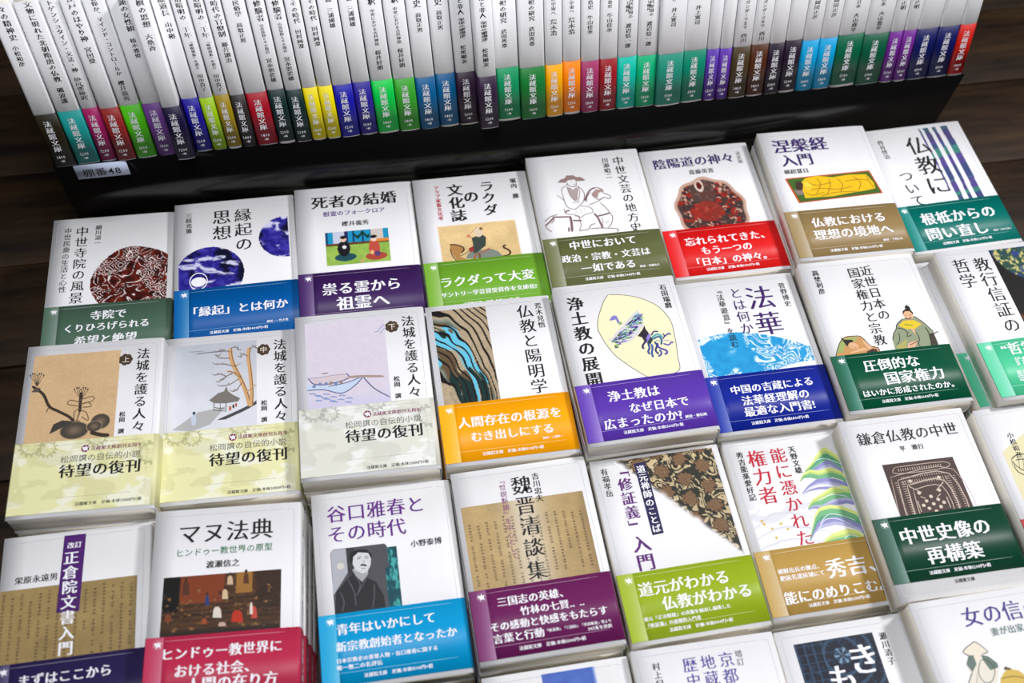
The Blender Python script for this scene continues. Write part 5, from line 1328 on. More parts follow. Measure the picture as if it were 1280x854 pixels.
def raster(name, box):
    (u0, v0), (u1, v1) = box; W = u1 - u0; H = v1 - v0
    def f(u, v):
        x = (u - u0) / W; y = (v - v0) / H
        mask = None
        if name == 'waveball':
            r = np.hypot(u - u0 - 37, v - v0 - 37) / 37 + .02 * np.sin(5 * np.arctan2(v - v0 - 37, u - u0 - 37) + 1.5)
            wx = u * .05 + 1.3 * fbm(u * .045, v * .045, 2); wy = v * .05 + 1.3 * fbm(u * .045 + 9, v * .045 + 3, 2)
            h = fbm(wx, wy, 3); c = mix(full(u, C3(38, 14, 12)), C3(120, 38, 22), fbm(u * .25, v * .25) * 1.6 - .3)
            ln = np.abs((h * 9) % 1 - .5); c = mix(c, C3(225, 212, 208), sst(.40, .47, ln))
            ring = np.abs(((np.hypot(((u / 11) % 1) - .5, ((v / 11 + .5 * np.floor(u / 11)) % 1) - .5)) * 5) % 1 - .5)
            c = mix(c, C3(228, 215, 212), sst(.36, .44, ring) * (fbm(u * .07, v * .07, 2) > .52))
            return c, r < 1
        if name in ('blueball', 'blueball2'):
            if name == 'blueball': r = np.hypot(u - u1 + 30, v - v0 - 29) / 29.5
            else: r = np.hypot(u - u0 - 22.5, v - (v0 + v1) / 2) / 22.7
            h = fbm(u * .09 + 2 * fbm(u * .06, v * .06, 2), v * .16, 5)
            c = mix(full(u, C3(32, 26, 120)), C3(70, 62, 165), fbm(u * .3, v * .3) * 2 - .6)
            c = mix(c, C3(12, 12, 45), sst(.55, .7, fbm(u * .07 + 5, v * .07)))
            c = mix(c, C3(200, 200, 225), sst(.56, .70, h)); return c, r < 1
        if name == 'wedding':
            c = mix(full(u, C3(120, 160, 65)), C3(165, 195, 90), fbm(u * .2, v * .2))
            top = y < .42; c[top] = C3(30, 140, 180)
            t2 = top & (((x * 7) % 1) < .25); c[t2] = C3(20, 70, 110)
            c[(y < .34) & (x > .3) & (x < .36)] = C3(45, 40, 90); c[(y < .38) & (x > .12) & (x < .3)] = C3(190, 195, 215)
            c[(y < .3) & (x > .45) & (x < .7) & (np.abs(y - .15 - .06 * np.sin(x * 40)) < .05)] = C3(20, 60, 50)
            c[(y < .35) & (x > .72) & (x < .92)] = C3(200, 190, 180); c[(y > .36) & (y < .42)] = C3(95, 60, 40)
            c[(x > .7) & (y > .3) & (y < .38)] = C3(215, 130, 50)
            def blob(cx, cy, rx, ry, k): c[np.hypot((x - cx) / rx, (y - cy) / ry) < 1] = k
            blob(.3, .78, .17, .12, C3(35, 75, 85)); blob(.28, .52, .1, .23, C3(25, 25, 32)); blob(.28, .24, .05, .08, C3(225, 190, 165)); blob(.28, .18, .05, .05, C3(20, 18, 20))
            blob(.29, .48, .03, .05, C3(225, 225, 225)); blob(.78, .82, .17, .12, C3(165, 70, 50)); blob(.76, .58, .09, .24, C3(185, 75, 60)); blob(.76, .3, .045, .08, C3(230, 205, 190)); blob(.76, .23, .055, .05, C3(30, 22, 22))
            blob(.8, .75, .05, .08, C3(90, 60, 110)); blob(.72, .7, .03, .06, C3(225, 180, 120)); blob(.55, .92, .03, .04, C3(200, 150, 110))
            return c, None
        if name in ('sand', 'tan', 'paper', 'paper2'):
            base = {'sand': (214, 184, 130), 'tan': (205, 172, 130), 'paper': (148, 126, 82), 'paper2': (172, 146, 100)}[name]
            n1 = fbm(u * .06, v * .06); n2 = fbm(u * .9, v * .9, 2)
            c = full(u, C3(*base)) * (1 + (.22 if name != 'tan' else .07) * (n1 - .5)[..., None] + .10 * (n2 - .5)[..., None])
            if name == 'paper2': c = mix(c, C3(214, 204, 186), .8 * np.exp(-((x - .5) / .16) ** 2)); c = mix(c, C3(120, 100, 70), .5 * sst(.9, 1, x))
            if name == 'sand':
                e = np.minimum(np.minimum(x, 1 - x) * W, y * H); c = mix(full(u, C3(236, 234, 236)), c, sst(0, 2.2, e))
            return c, None
        if name == 'mandala':
            r = np.hypot((x - .5) / .49, (y - .53) / .52) + .03 * np.sin(9 * np.arctan2(y - .5, x - .5))
            h = fbm(u * .16 + fbm(u * .1, v * .1), v * .2, 4); g = fbm(u * .5 + 4, v * .5, 3)
            c = mix(full(u, C3(70, 52, 48)), C3(140, 38, 28), sst(.48, .56, h)); c = mix(c, C3(190, 150, 130), sst(.60, .68, fbm(u * .3 + 20, v * .3)))
            c = mix(c, C3(35, 34, 42), sst(.58, .66, g)); rr = np.hypot((x - .45) / .17, (y - .25) / .24)
            c = mix(c, C3(78, 60, 54), (rr < 1) * .8); c = mix(c, C3(150, 42, 32), (np.hypot((x - .45) / .2, (y - .55) / .16) < 1) * .7)
            r2 = np.hypot((x - .43) / .06, (y - .14) / .1); c = mix(c, C3(205, 185, 170), (r2 < 1) * (r2 > .6)); c = mix(c, C3(90, 20, 16), (r2 < .6) * 1.)
            c = mix(c, C3(186, 152, 134), sst(.86, .93, r)); return c, r < 1
        if name == 'stripes':
            c = full(u, C3(60, 75, 120)); k = fbm(u * .3, v * .035 + 3, 3)
            c = mix(c, C3(60, 130, 115), sst(.5, .6, np.sin(v * .16 + u * .02) * .5 + .5)); c = mix(c, C3(85, 72, 140), sst(.55, .7, np.sin(v * .21 + 2 + u * .03) * .5 + .5))
            c = mix(c, C3(70, 68, 92), sst(.5, .9, fbm(u * .8, v * .8, 2))); c = mix(c, C3(60, 60, 90), (y < .2) * .6)
            bend = .05 * np.sin(y * 4)
            m = np.zeros_like(x, bool)
            for a, b_, sl in ((.0, .08, .0), (.16, .36, .0), (.46, .60, .04), (.74, .98, .02)): m |= (x > a + bend * .5 + sl * y) & (x < b_ + bend * .5 + sl * y)
            m &= ~((y > .85) & (x < .1)); return c, m
        if name == 'greysky':
            c = mix(full(u, C3(178, 182, 190)), C3(214, 216, 222), y * 1.4); c = c * (1 + .06 * (fbm(u * .1, v * .1) - .5)[..., None]); return c, None
        if name == 'lavender':
            c = full(u, C3(208, 200, 212)) * (1 + .05 * (fbm(u * .3, v * .3) - .5)[..., None]); c = mix(c, C3(190, 188, 222), sst(.78, 1, y) * .7); return c, None
        if name == 'marble':
            wx = x + .16 * (fbm(u * .05, v * .04, 2) - .5); wy = y + .22 * (fbm(u * .05 + 4, v * .04 + 8, 2) - .5)
            ph = np.hypot((wx + .15) / 1.1, (1.12 - wy) / 1.08); an = np.arctan2(1.12 - wy, wx + .15)
            c = mix(full(u, C3(184, 166, 138)), C3(150, 132, 104), fbm(u * .4, v * .4) * .9)
            bd = sst(.50, .54, ph) * sst(1.02, .96, ph); g = fbm(ph * 11 + 3, an * 2.2, 3)
            c = mix(c, C3(98, 186, 212), sst(.46, .50, g) * bd); c = mix(c, C3(96, 78, 56), sst(.56, .59, fbm(ph * 14 + 9, an * 2.6 + 2, 2)) * bd)
            c = mix(c, C3(24, 50, 48), sst(.56, .59, fbm(ph * 12 + 29, an * 2.4 + 5, 2)) * bd)
            ln = np.abs((ph * 13 + .8 * fbm(an * 3, ph * 4, 2)) % 1 - .5); c = mix(c, C3(24, 21, 19), sst(.33, .40, ln) * sst(.44, .48, ph))
            return c, None
        if name == 'wave':
            edge = .07 + .42 * np.clip((x - .35) / .65, 0, 1) ** 1.6 + .06 * np.clip((.2 - x) / .2, 0, 1); low = .88 + .1 * np.sin(x * 5)
            c = mix(full(u, C3(22, 132, 190)), C3(40, 152, 205), fbm(u * .2, v * .2) * 1.5 - .2)
            wx = u * .07 + 1.6 * fbm(u * .06, v * .07, 2); wy = v * .1 + 1.6 * fbm(u * .06 + 7, v * .07, 2); ln = np.abs((fbm(wx, wy, 3) * 11) % 1 - .5)
            k = fbm(u * .05 + 3, v * .06 + 1, 2); c = mix(c, C3(215, 232, 242), sst(.24, .36, ln) * sst(.36, .46, k)); return c, (y > edge) & (y < low)
        if name == 'cosmos':
            r = np.hypot((x - .55) / .55, (y - .0) / .38); c = full(u, C3(14, 10, 10)); g = fbm(u * .35, v * .35, 4)
            gc = mix(full(u, C3(40, 70, 60)), C3(190, 180, 110), sst(.5, .65, g)); gc = mix(gc, C3(40, 60, 120), sst(.55, .7, fbm(u * .2 + 9, v * .2)))
            c = mix(c, gc, sst(1, .92, r)); c = mix(c, C3(90, 50, 25), sst(.58, .75, fbm(u * .12, v * .12)) * (y > .45)); return c, None
        if name == 'ghat':
            c = mix(full(u, C3(52, 36, 26)), C3(96, 66, 40), fbm(u * .15, v * .5, 3)); st = (np.abs((v * .28) % 1 - .5) < .12) & (y > .35) & (y < .75); c = mix(c, C3(38, 26, 20), st * .7)
            c = mix(c, C3(122, 58, 32), (y < .4) & (x > .15) & (x < .52)); c = mix(c, C3(20, 18, 18), (x < .14) & (y < .5)); c = mix(c, C3(150, 105, 50), (y < .3) & (x > .62) & (x < .75))
            c = mix(c, C3(48, 34, 26), (x > .78) * (y < .55) * .7); c = mix(c, C3(36, 30, 28), sst(.72, .85, y)); c = mix(c, C3(140, 100, 60), sst(.66, .75, fbm(u * .35 + 3, v * .5)) * (y > .2) * (y < .8)); return c, None
        if name == 'brocade':
            d = y - (.0 + .93 * x) + .05 * (fbm(u * .15, v * .15, 2) - .5)     # keep above the diagonal
            wx = u * .11 + .9 * fbm(u * .09, v * .09, 2); wy = v * .11 + .9 * fbm(u * .09 + 5, v * .09, 2)
            h = fbm(wx, wy, 2); vine = np.abs((h * 6) % 1 - .5); c = mix(full(u, C3(178, 158, 118)), C3(202, 184, 146), fbm(u, v, 2))
            c = mix(c, C3(46, 44, 38), sst(.22, .29, vine)); c = mix(c, C3(48, 48, 40), sst(.58, .62, fbm(u * .22, v * .22, 2))); fl = np.hypot(((u / 17 + .3) % 1) - .5, ((v / 17 + .5 * np.floor(u / 17 + .3)) % 1) - .5) + .22 * (fbm(u * .25, v * .25, 2) - .5)
            pet = .33 + .05 * np.sin(9 * np.arctan2(((v / 17 + .5 * np.floor(u / 17 + .3)) % 1) - .5, ((u / 17 + .3) % 1) - .5))
            fc = mix(full(u, C3(84, 60, 46)), C3(160, 130, 92), np.abs((fl * 13) % 1 - .5) * 1.6); c = mix(c, fc, fl < pet); c = mix(c, C3(48, 42, 36), (fl > pet) & (fl < pet + .045))
            fade = sst(.02, -.07, d) * sst(0, .03, x); c = mix(full(u, C3(236, 236, 240)), c, fade); return c, d < .03
        if name == 'mount':
            c = full(u, C3(236, 236, 240)); m = np.zeros_like(x, bool)
            ln = np.abs((y * 9 + 1.5 * fbm(u * .05, v * .04, 2) + .8 * np.sin(x * 5)) % 1 - .5)
            wsel = (y > .5) & (y < .92) & (x < .75); c = mix(c, C3(196, 198, 206), sst(.38, .5, ln) * wsel * .9); c = mix(c, C3(205, 207, 212), (np.abs(y - .56 - .05 * np.sin(x * 9)) < .035) * (x < .6) * .7); m |= wsel
            return c, m
        if name == 'bluep':
            c = mix(full(u, C3(50, 78, 160)), C3(84, 114, 190), fbm(u * .12, v * .12)); c = mix(c, C3(170, 185, 220), sst(.93, 1, x)); return c, None
        if name == 'kasuri':
            c = full(u, C3(14, 22, 40)) * (1 + .3 * (fbm(u, v, 2) - .5)[..., None]); cell = ((u * .16) % 1 < .12) | ((v * .16) % 1 < .12)
            c = mix(c, C3(52, 78, 104), cell * (x < .4) * .8); rr = np.hypot(u - (u0 + .55 * W), v - (v0 + .2 * H)); c = mix(c, C3(60, 90, 116), (np.abs((rr * .11) % 1 - .5) < .12) * (x > .32) * .7)
            an = np.arctan2(v - (v0 + .2 * H), u - (u0 + .55 * W)); c = mix(c, C3(120, 150, 172), (rr < 6) * (np.cos(an * 6) > .5)); c = mix(c, C3(50, 76, 100), (fbm(u * .4, v * .4, 2) > .66) * .5); return c, None
        if name == 'teal':
            c = mix(full(u, C3(15, 70, 80)), C3(70, 165, 160), sst(.4, .7, fbm(u * .5, v * .25))); return c, x > .45
        if name in 'cg':
            base = C3(226, 224, 170) if name == 'c' else C3(216, 216, 202)
            sh = C3(196, 194, 140) if name == 'c' else C3(190, 190, 180)
            n = fbm(u * .07, v * .11, 3); c = mix(full(u, base), base * .45 + .52, sst(.5, .62, n)); c = mix(c, sh, sst(.5, .56, fbm(u * .06 + 8, v * .1 + 3, 3)) * .38)
            for cx, cy, r0 in ((12, 2, 9), (100, 16, 9.5), (60, -1, 8), (24, 6, 7)):
                d = np.hypot(u - u0 - cx, v - v0 - cy); a_ = np.arctan2(v - v0 - cy, u - u0 - cx); rr = r0 + .9 * np.sign(np.sin(a_ * 14))
                c = mix(c, sh * .88, ((d < rr) & (d > r0 * .72)) * .75); c = mix(c, sh * .9, ((d < r0 * .72) & (np.abs(np.sin(a_ * 3)) < .16)) * .6)
            return c, None
        raise ValueError(name)
    return f

# ---------------- the book
BW, BH = 105.0, 148.0
def drop(x): return .75 * np.clip((x - 36) / 16.5, 0, 1) ** 2
def profile(t, grow=0.0, lip=False):
    """outer wrap of cover seen from below the book: front fore-edge -> over the spine -> back fore-edge"""
    x0 = -BW / 2; x1 = BW / 2; P = []
    for x in np.concatenate([np.linspace(x0, 30, 6), np.linspace(36, x1 - 2.2, 7)]): P.append((x, t / 2 - float(drop(x))))
    zt = P[-1][1]; r = 2.2; zc = zt - r
    for a in np.linspace(75, 15, 5): P.append((x1 - r + r * math.cos(math.radians(a)), zc + r * math.sin(math.radians(a))))
    zb = -t / 2 + 1.2
    for k in np.linspace(0.05, .95, 7):
        z = zc + (zb - zc) * k; P.append((x1 + .5 * math.sin(math.pi * k), z))
    for a in (-20, -45, -70): P.append((x1 - 1.2 + 1.2 * math.cos(math.radians(a)), zb + 1.2 * math.sin(math.radians(a))))
    P.append((x1 - 1.4, -t / 2)); P.append((0, -t / 2)); P.append((x0, -t / 2))
    P = np.array(P, float)
    if grow:
        d = np.gradient(P, axis=0); L = np.hypot(d[:, 0], d[:, 1]); n = np.stack([-d[:, 1] / L, d[:, 0] / L], 1)
        P = P + n * grow
        P[0, 0] -= abs(grow) * (1 if grow > 0 else 0); P[-1, 0] -= abs(grow) * (1 if grow > 0 else 0)
    return P
def wrap_mesh(name, t, g_out, g_in, y0, y1, mat):
    A = profile(t, g_out); B = profile(t, g_in); n = len(A)
    V = []
    for y in (y0, y1):
        for Q in (A, B): V += [(q[0], y, q[1]) for q in Q]
    F = []
    oA0, oB0, oA1, oB1 = 0, n, 2 * n, 3 * n
    for i in range(n - 1):
        F += [(oA0 + i, oA1 + i, oA1 + i + 1, oA0 + i + 1), (oB0 + i, oB0 + i + 1, oB1 + i + 1, oB1 + i),
              (oA0 + i, oA0 + i + 1, oB0 + i + 1, oB0 + i), (oA1 + i, oB1 + i, oB1 + i + 1, oA1 + i + 1)]
    F += [(oA0, oB0, oB1, oA1), (oA0 + n - 1, oA1 + n - 1, oB1 + n - 1, oB0 + n - 1)]
    return make_mesh(name, V, np.array(F), mat)
def pages_mesh(t):
    x0 = -BW / 2 + .5; x1 = BW / 2 - .9; y = BH / 2 - .5
    xs = np.concatenate([[x0], np.linspace(34, x1, 6)]); top = [(x, t / 2 - .32 - float(drop(x)) - (1.2 if x == x1 else 0)) for x in xs]
    prof = top + [(x1, -t / 2 + 1.3), (x1 - 1.2, -t / 2 + .32), (x0, -t / 2 + .32)]
    n = len(prof); V = [(p[0], -y, p[1]) for p in prof] + [(p[0], y, p[1]) for p in prof]
    F4 = [(i, (i + 1) % n, (i + 1) % n + n, i + n) for i in range(n)]
    return make_mesh('page_block', V, [np.array(F4), np.array([list(range(n))[::-1]]), np.array([list(range(n, 2 * n))])], M_PAGES)
def front(t, lift, step=.008, vclip=1e3):
    def f(u, v, L):
        L = np.where(v > vclip, 0, L)
        x = u - BW / 2; return np.stack([x, BH / 2 - v, t / 2 - drop(x) + lift + L * step], 1)
    return f
def spine(t, lift):
    zc0 = t / 2 - .7 - 2.2; zb0 = -t / 2 + 1.2
    def f(u, v, L):
        k = np.clip((zc0 - (-u)) / (zc0 - zb0), 0, 1)
        return np.stack([BW / 2 + .5 * np.sin(np.pi * k) + lift + L * .008, BH / 2 - v, -u], 1)
    return f
def frame_paint(P):
    g = (178, 178, 186); r = 2.5; u0, v0, u1, v1 = 4.0, 4.8, 100.0, 143.5
    pts = []
    for cx, cy, a in ((u1 - r, v0 + r, -90), (u1 - r, v1 - r, 0), (u0 + r, v1 - r, 90), (u0 + r, v0 + r, 180)):
        for k in (0, 30, 60, 90): pts.append((cx + r * math.cos(math.radians(a + k)), cy + r * math.sin(math.radians(a + k))))
    pts.append(pts[0]); pts = np.array(pts); out = []
    for i in range(len(pts) - 1):
        n = max(1, int(np.hypot(*(pts[i + 1] - pts[i])) / 8))
        for k in range(n): out.append(pts[i] + (pts[i + 1] - pts[i]) * k / n)
    out = np.array(out); d = np.roll(out, -1, 0) - np.roll(out, 1, 0); L = np.hypot(d[:, 0], d[:, 1]); nr = np.stack([-d[:, 1] / L, d[:, 0] / L], 1); n = len(out); i = np.arange(n)
    P._add(np.concatenate([out + nr * .14, out - nr * .14]), np.stack([i, i + n, (i + 1) % n + n, (i + 1) % n], 1), lin(g))
BIRD = [(-.9, -.25), (-.45, -.55), (-.1, -.3), (.1, -.85), (.35, -.35), (.9, -.45), (.55, .05), (.75, .75), (.2, .4), (-.35, .85), (-.3, .3), (-.85, .25), (-.5, .02)]
def emblem(P, u, v, r, ring, figure=WHITE, fill=None):
    if fill is not None: P.ell((u, v), r, r, fill)
    P.poly([(u + x * r * .95, v + y * r * .95) for x, y in BIRD], figure)
    P.ell((u, v), r, r, ring, r0=.93)
def do_art(P, art):
    for A in art:
        kind, pts = A[0], A[1]
        if kind == 'rast':
            (u0, v0), (u1, v1) = pts
            u1 = min(u1, 100.9) if A[2] not in () else u1; v1 = min(v1, 97.5) if v0 < 90 else v1; u0 = max(u0, .3)
            fn = raster(A[2], pts); P.grid(u0, v0, u1, v1, max(8, int((u1 - u0) / .62)), max(8, int((v1 - v0) / .62)), fn)
        elif kind == 'poly': P.poly([(min(max(q[0], .3), 101.5), q[1]) for q in pts], named(A[2]))
        elif kind == 'line': P.line(pts, A[3] * 1.05, A[2])
        elif kind in ('ell', 'ring'):
            c = pts[0]; ru = math.dist(pts[0], pts[1]); rv = math.dist(pts[0], pts[2]); P.ell(c, ru, rv, named(A[2]), r0=.9 if kind == 'ring' else 0)
        elif kind == 'blob':
            c = np.array(pts[0]); ru = math.dist(pts[0], pts[1]); rv = math.dist(pts[0], pts[2]); base = np.array(A[2]) / 255; tan = C3(205, 172, 130)
            def fn(u, v, c=c, ru=ru, rv=rv):
                r = np.hypot((u - c[0]) / ru, (v - c[1]) / rv); k = .9 - .35 * np.exp(-(r / .5) ** 2); return mix(full(u, tan), base, k * sst(1.02, .85, r)), r < 1.02
            P.grid(c[0] - ru * 1.05, c[1] - rv * 1.05, c[0] + ru * 1.05, c[1] + rv * 1.05, 40, 30, fn)
        elif kind == 'badge':
            c = pts[0]; r = math.dist(pts[0], pts[1]) * .92
            P.ell(c, r * .72, r * .72, (72, 58, 44))
            for k in range(7):
                a = k * 2 * math.pi / 7; P.ell((c[0] + r * .58 * math.cos(a), c[1] + r * .58 * math.sin(a)), r * .42, r * .42, (72, 58, 44), n=12)
            text_line(P, 'h', A[2], c[1], c[0] - r * .55, c[0] + r * .55, (225, 215, 200), 'g')
        elif kind == 'scrib':
            (u0, v0), (u1, v1) = pts; nc, nr = A[2], A[3]; rg = random.Random(nc * 7 + nr)
            for i in range(nc):
                u = u1 - (i + .5) * (u1 - u0) / nc; top = v0 + rg.uniform(0, 5); vv = top; end = v0 + (v1 - v0) * rg.choice((.55, .9, 1, 1, .8))
                h = (v1 - v0) / nr
                while vv < end:
                    if rg.random() < .9 and u > 1:
                        for _ in range(4):
                            a = rg.uniform(-.32, .32) * h; e = rg.uniform(-.3, .3) * h
                            P.line([(u - 1.15, vv + h * .5 + a), (u + 1.15, vv + h * .42 + a)] if _ % 2 else [(u + e, vv + h * .12), (u + e * .4, vv + h * .8)], .5, (62, 48, 34))
                    vv += h
OBIH = 51.0
BAND_TOP = {'I': 86.5, 'J': 86.5, 'K': 86.5, 'W': 83.5}
PRICE = dict(A=1300, B=1400, C=1300, D=1300, E=1700, F=1300, G=1200, H=1200, L=1100, M=1500, N=1800, O=1600, P=1500, Q=1400, R=1700, S=1500, T=1500, U=1100, V=1500, W=1200, X=1300, Y1=1200, Y2=1200, Y3=1300, Y4=1300)
CREAM = {'c': (226, 224, 170), 'g': (216, 216, 202)}
def strip_fn(col):
    c0 = np.array(col) / 255.0; l = c0 * .32 + .68 * np.array([.9, .9, .93])
    def f(u, v):
        t = np.clip(u / 12.2, 0, 1) ** 1.3 * .62 + .0; t = t * (.55 + .45 * np.clip((v - 94) / 48, 0, 1)) + .05
        return mix(full(u, c0), l, t), None
    return f
def band_parts(root, t, obi, top, price, lines, art=(), key=None):
    hh = 58.5 if isinstance(obi, str) else OBIH
    col = CREAM[obi] if isinstance(obi, str) else obi
    y1 = BH / 2 - top; band = link('paper_band', wrap_mesh('paper_band', t, .30, .16, y1 - hh, y1, band_mat(col)), root)
    P = Paint(); P.layer = 1
    if isinstance(obi, str):
        P.grid(.2, top + .2, 101.8, top + hh - .2, 160, 92, raster(obi, ((0, top), (105, top + hh))))
        g = (168, 164, 120) if obi == 'c' else (160, 160, 152)
        P.line([(30, top + 4), (60, top + 3.2), (97, top + 4)], .25, g); P.line([(35, top + 47), (70, top + 47), (97, top + 47)], .25, g); P.line([(97.5, top + 5), (97.5, top + 46)], .25, g)
    else:
        P.grid(.1, top + .1, 12.2, top + hh - .1, 12, 24, lambda u, v, f=strip_fn(obi), s=94 - top: f(u, v + s))
        lc = tuple(int(a * .45 + 235 * .55) for a in obi)
        P.line([(12.5, top + 3), (50, top + 3), (95, top + 3)], .3, lc); P.line([(8, top + 42.3), (50, top + 42.3), (95.5, top + 42.3)], .3, lc)
        emblem(P, 8.4, top + 5.3, 3.3, lc)
        text_line(P, 'h', '法蔵館文庫　定価:本体%d円+税' % price, top + 45.8, 29, 77, 'white', 'm', False, 3.3)
    for T in lines: text_line(P, *T[1:], hi=True)
    for A in art:
        if A[0] == 'emb': emblem(P, A[1][0][0], A[1][0][1], 3.0, PLUM, WHITE, PLUM)
    link('band_lettering', P.mesh('band_lettering', front(t, .33)), band)
    S = Paint(); sc = tuple(WHITE); tt = t
    if price and not isinstance(obi, str):
        sw = min(6.5, tt * .46)
        text_line(S, 'v', '法蔵館文庫', 0, top + 6, top + 36.5, 'white', 'b', True, sw)
        text_line(S, 'h', str(price), top + 41.6, -3.5, 3.5, 'white', 'g', False, 4.0); text_line(S, 'h', '+税', top + 45.8, -1.9, 1.9, 'white', 'g', False, 2.5)
        link('spine_lettering', S.mesh('spine_lettering', spine(t, .34)), band)
    return band
def blank_book(t, obi, top, label, group=None, band_only=True, price=0):
    root = bpy.data.objects.new('paperback_book', None); COL.objects.link(root); root.empty_display_size = .02
    root['label'] = label; root['category'] = 'book'
    if group: root['group'] = group
    link('cover', wrap_mesh('cover', t, 0, -.3, -BH / 2, BH / 2, M_COVER), root)
    link('page_block', pages_mesh(t), root)
    return root
def put(root, x, y, z, yaw): root.location = (x / 1000, y / 1000, TZ + z / 1000); root.rotation_euler = (0, 0, math.radians(yaw))
def copy_tree(o, parent=None, skip=()):
    c = o.copy(); COL.objects.link(c); c.parent = parent
    for ch in o.children:
        if ch.name.split('.')[0] not in skip: copy_tree(ch, c, skip)
    return c
# ------------------------------------------------------------------ the setting
def slab(name, x0, x1, y0, y1, z0, z1, mat, parent=None, bev=0.0):
    V = [(x, y, z) for z in (z0, z1) for y in (y0, y1) for x in (x0, x1)]
    F = np.array([(0, 2, 3, 1), (4, 5, 7, 6), (0, 1, 5, 4), (2, 6, 7, 3), (0, 4, 6, 2), (1, 3, 7, 5)])
    me = make_mesh(name, np.array(V) * 1000, F, mat); o = link(name, me, parent)
    if bev:
        m = o.modifiers.new('bevel', 'BEVEL'); m.width = bev; m.segments = 2
    return o
M_WALL = material('grey_wall_paint', (120, 116, 112), .85, .2, build=lambda nt, b: fine_tooth(nt, b, 200, .05))
for nm_, a in (('wall_back', (-3, 3, 3.5, 3.6, 0, 2.9)), ('wall_front', (-3, 3, -2.6, -2.5, 0, 2.9)), ('wall_left', (-3.1, -3, -2.6, 3.6, 0, 2.9)), ('wall_right', (3, 3.1, -2.6, 3.6, 0, 2.9)), ('ceiling', (-3.1, 3.1, -2.6, 3.6, 2.9, 3.0))):
    q = slab(nm_, *a, M_WALL); q['kind'] = 'structure'
fl = slab('floor', -3.1, 3.1, -2.6, 3.6, -.05, 0, material('dark_floor_stone', (40, 36, 33), .6, .3, build=lambda nt, b: fine_tooth(nt, b, 60, .3))); fl['kind'] = 'structure'
table = bpy.data.objects.new('display_table', None); COL.objects.link(table)
table['label'] = 'dark brown plank table carrying the book piles and the black riser'; table['category'] = 'table'
for i in range(14):
    y0 = -.12 + i * .1105
    p = slab('plank', -1.0, 1.0, y0, y0 + .109, TZ - .028, TZ - (.0006 * (i % 2)), M_WOOD, table, .0012)
slab('apron', -.96, .96, -.08, 1.39, TZ - .10, TZ - .0285, M_WOOD, table)
for sx in (-.9, .9):
    for yy in (-.02, 1.33): slab('leg', sx - .035, sx + .035, yy - .035, yy + .035, 0, TZ - .1005, M_WOOD, table)

# ------------------------------------------------------------------ face-out books, one pile each
LABEL = dict(
 A='white paperback with grey-green band and dark red swirling wave picture, far left',
 B='white paperback with blue band and two deep blue round pictures, top row',
 C='white paperback with dark purple band and small picture of two people in kimono',
 D='white paperback with light green band and picture of a camel rider on sand',
 E='white paperback with olive band and brown line drawing of a rider in a broad hat',
 F='white paperback with bright red band and round dark red picture',
 G='white paperback with tan band and a reclining yellow-robed figure on green',
 H='white paperback with teal band and blue-green vertical stripes, far right of the top row',
 I='white paperback with tan ink painting of branch and fruit and a pale yellow band',
 J='white paperback with grey landscape of pine trees and hut and a pale yellow band',
 K='white paperback with lavender boat picture and a pale grey band',
 L='white paperback with orange band and marbled turquoise and brown picture',
 M='white paperback with violet band and cream leaf shape holding a blue-purple bird',
 N='white paperback with dark blue band and sky blue wave picture under purple title',
 O='white paperback with dark green band and two robed figures, one holding a yellow fan',
 P='white paperback with mint green band and black picture in its upper right corner',
 Q='white paperback with olive-brown manuscript picture crossed by a purple title strip',
 R='white paperback with rose red band and dark photo of bathers on steps',
 S='white paperback with sky blue band and grey portrait photo of a man in kimono',
 T='white paperback with plum purple band and tan manuscript page picture',
 U='white paperback with lime green band and diagonal floral brocade picture',
 V='white paperback with ochre band, red title and layered green-violet mountains',
 W='white paperback with dark green band and square brown diagram picture',
 X='white paperback at the right edge with a yellow-tinted shape and a red band',
 Y1='white paperback in the front row with a plain blue picture, mostly cut off',
 Y2='white paperback in the front row with violet-blue vertical title only',
 Y3='white paperback in the front row with indigo cloth picture and white brush lettering',
 Y4='white paperback in the front row with a figure in a hat and a yellow gourd')
SHORT = dict(A='grey-green banded wave book', B='blue banded book', C='purple banded book', D='light green banded camel book', E='olive banded rider book', F='bright red banded book', G='tan banded book', H='teal banded striped book', I='tan ink painting book', J='pine landscape book', K='lavender boat book', L='orange banded book', M='violet banded bird book', N='dark blue banded wave book', O='green banded fan book', P='mint banded book', Q='purple title strip book', R='rose banded photo book', S='sky blue banded portrait book', T='plum banded manuscript book', U='lime banded brocade book', V='ochre banded mountain book', W='brown diagram book', X='yellow shape book at the right edge', Y1='cut-off plain blue book', Y2='violet-blue lettered book', Y3='indigo cloth book', Y4='travelling figure book')
ORD = ['second', 'third', 'fourth', 'fifth', 'sixth', 'seventh']
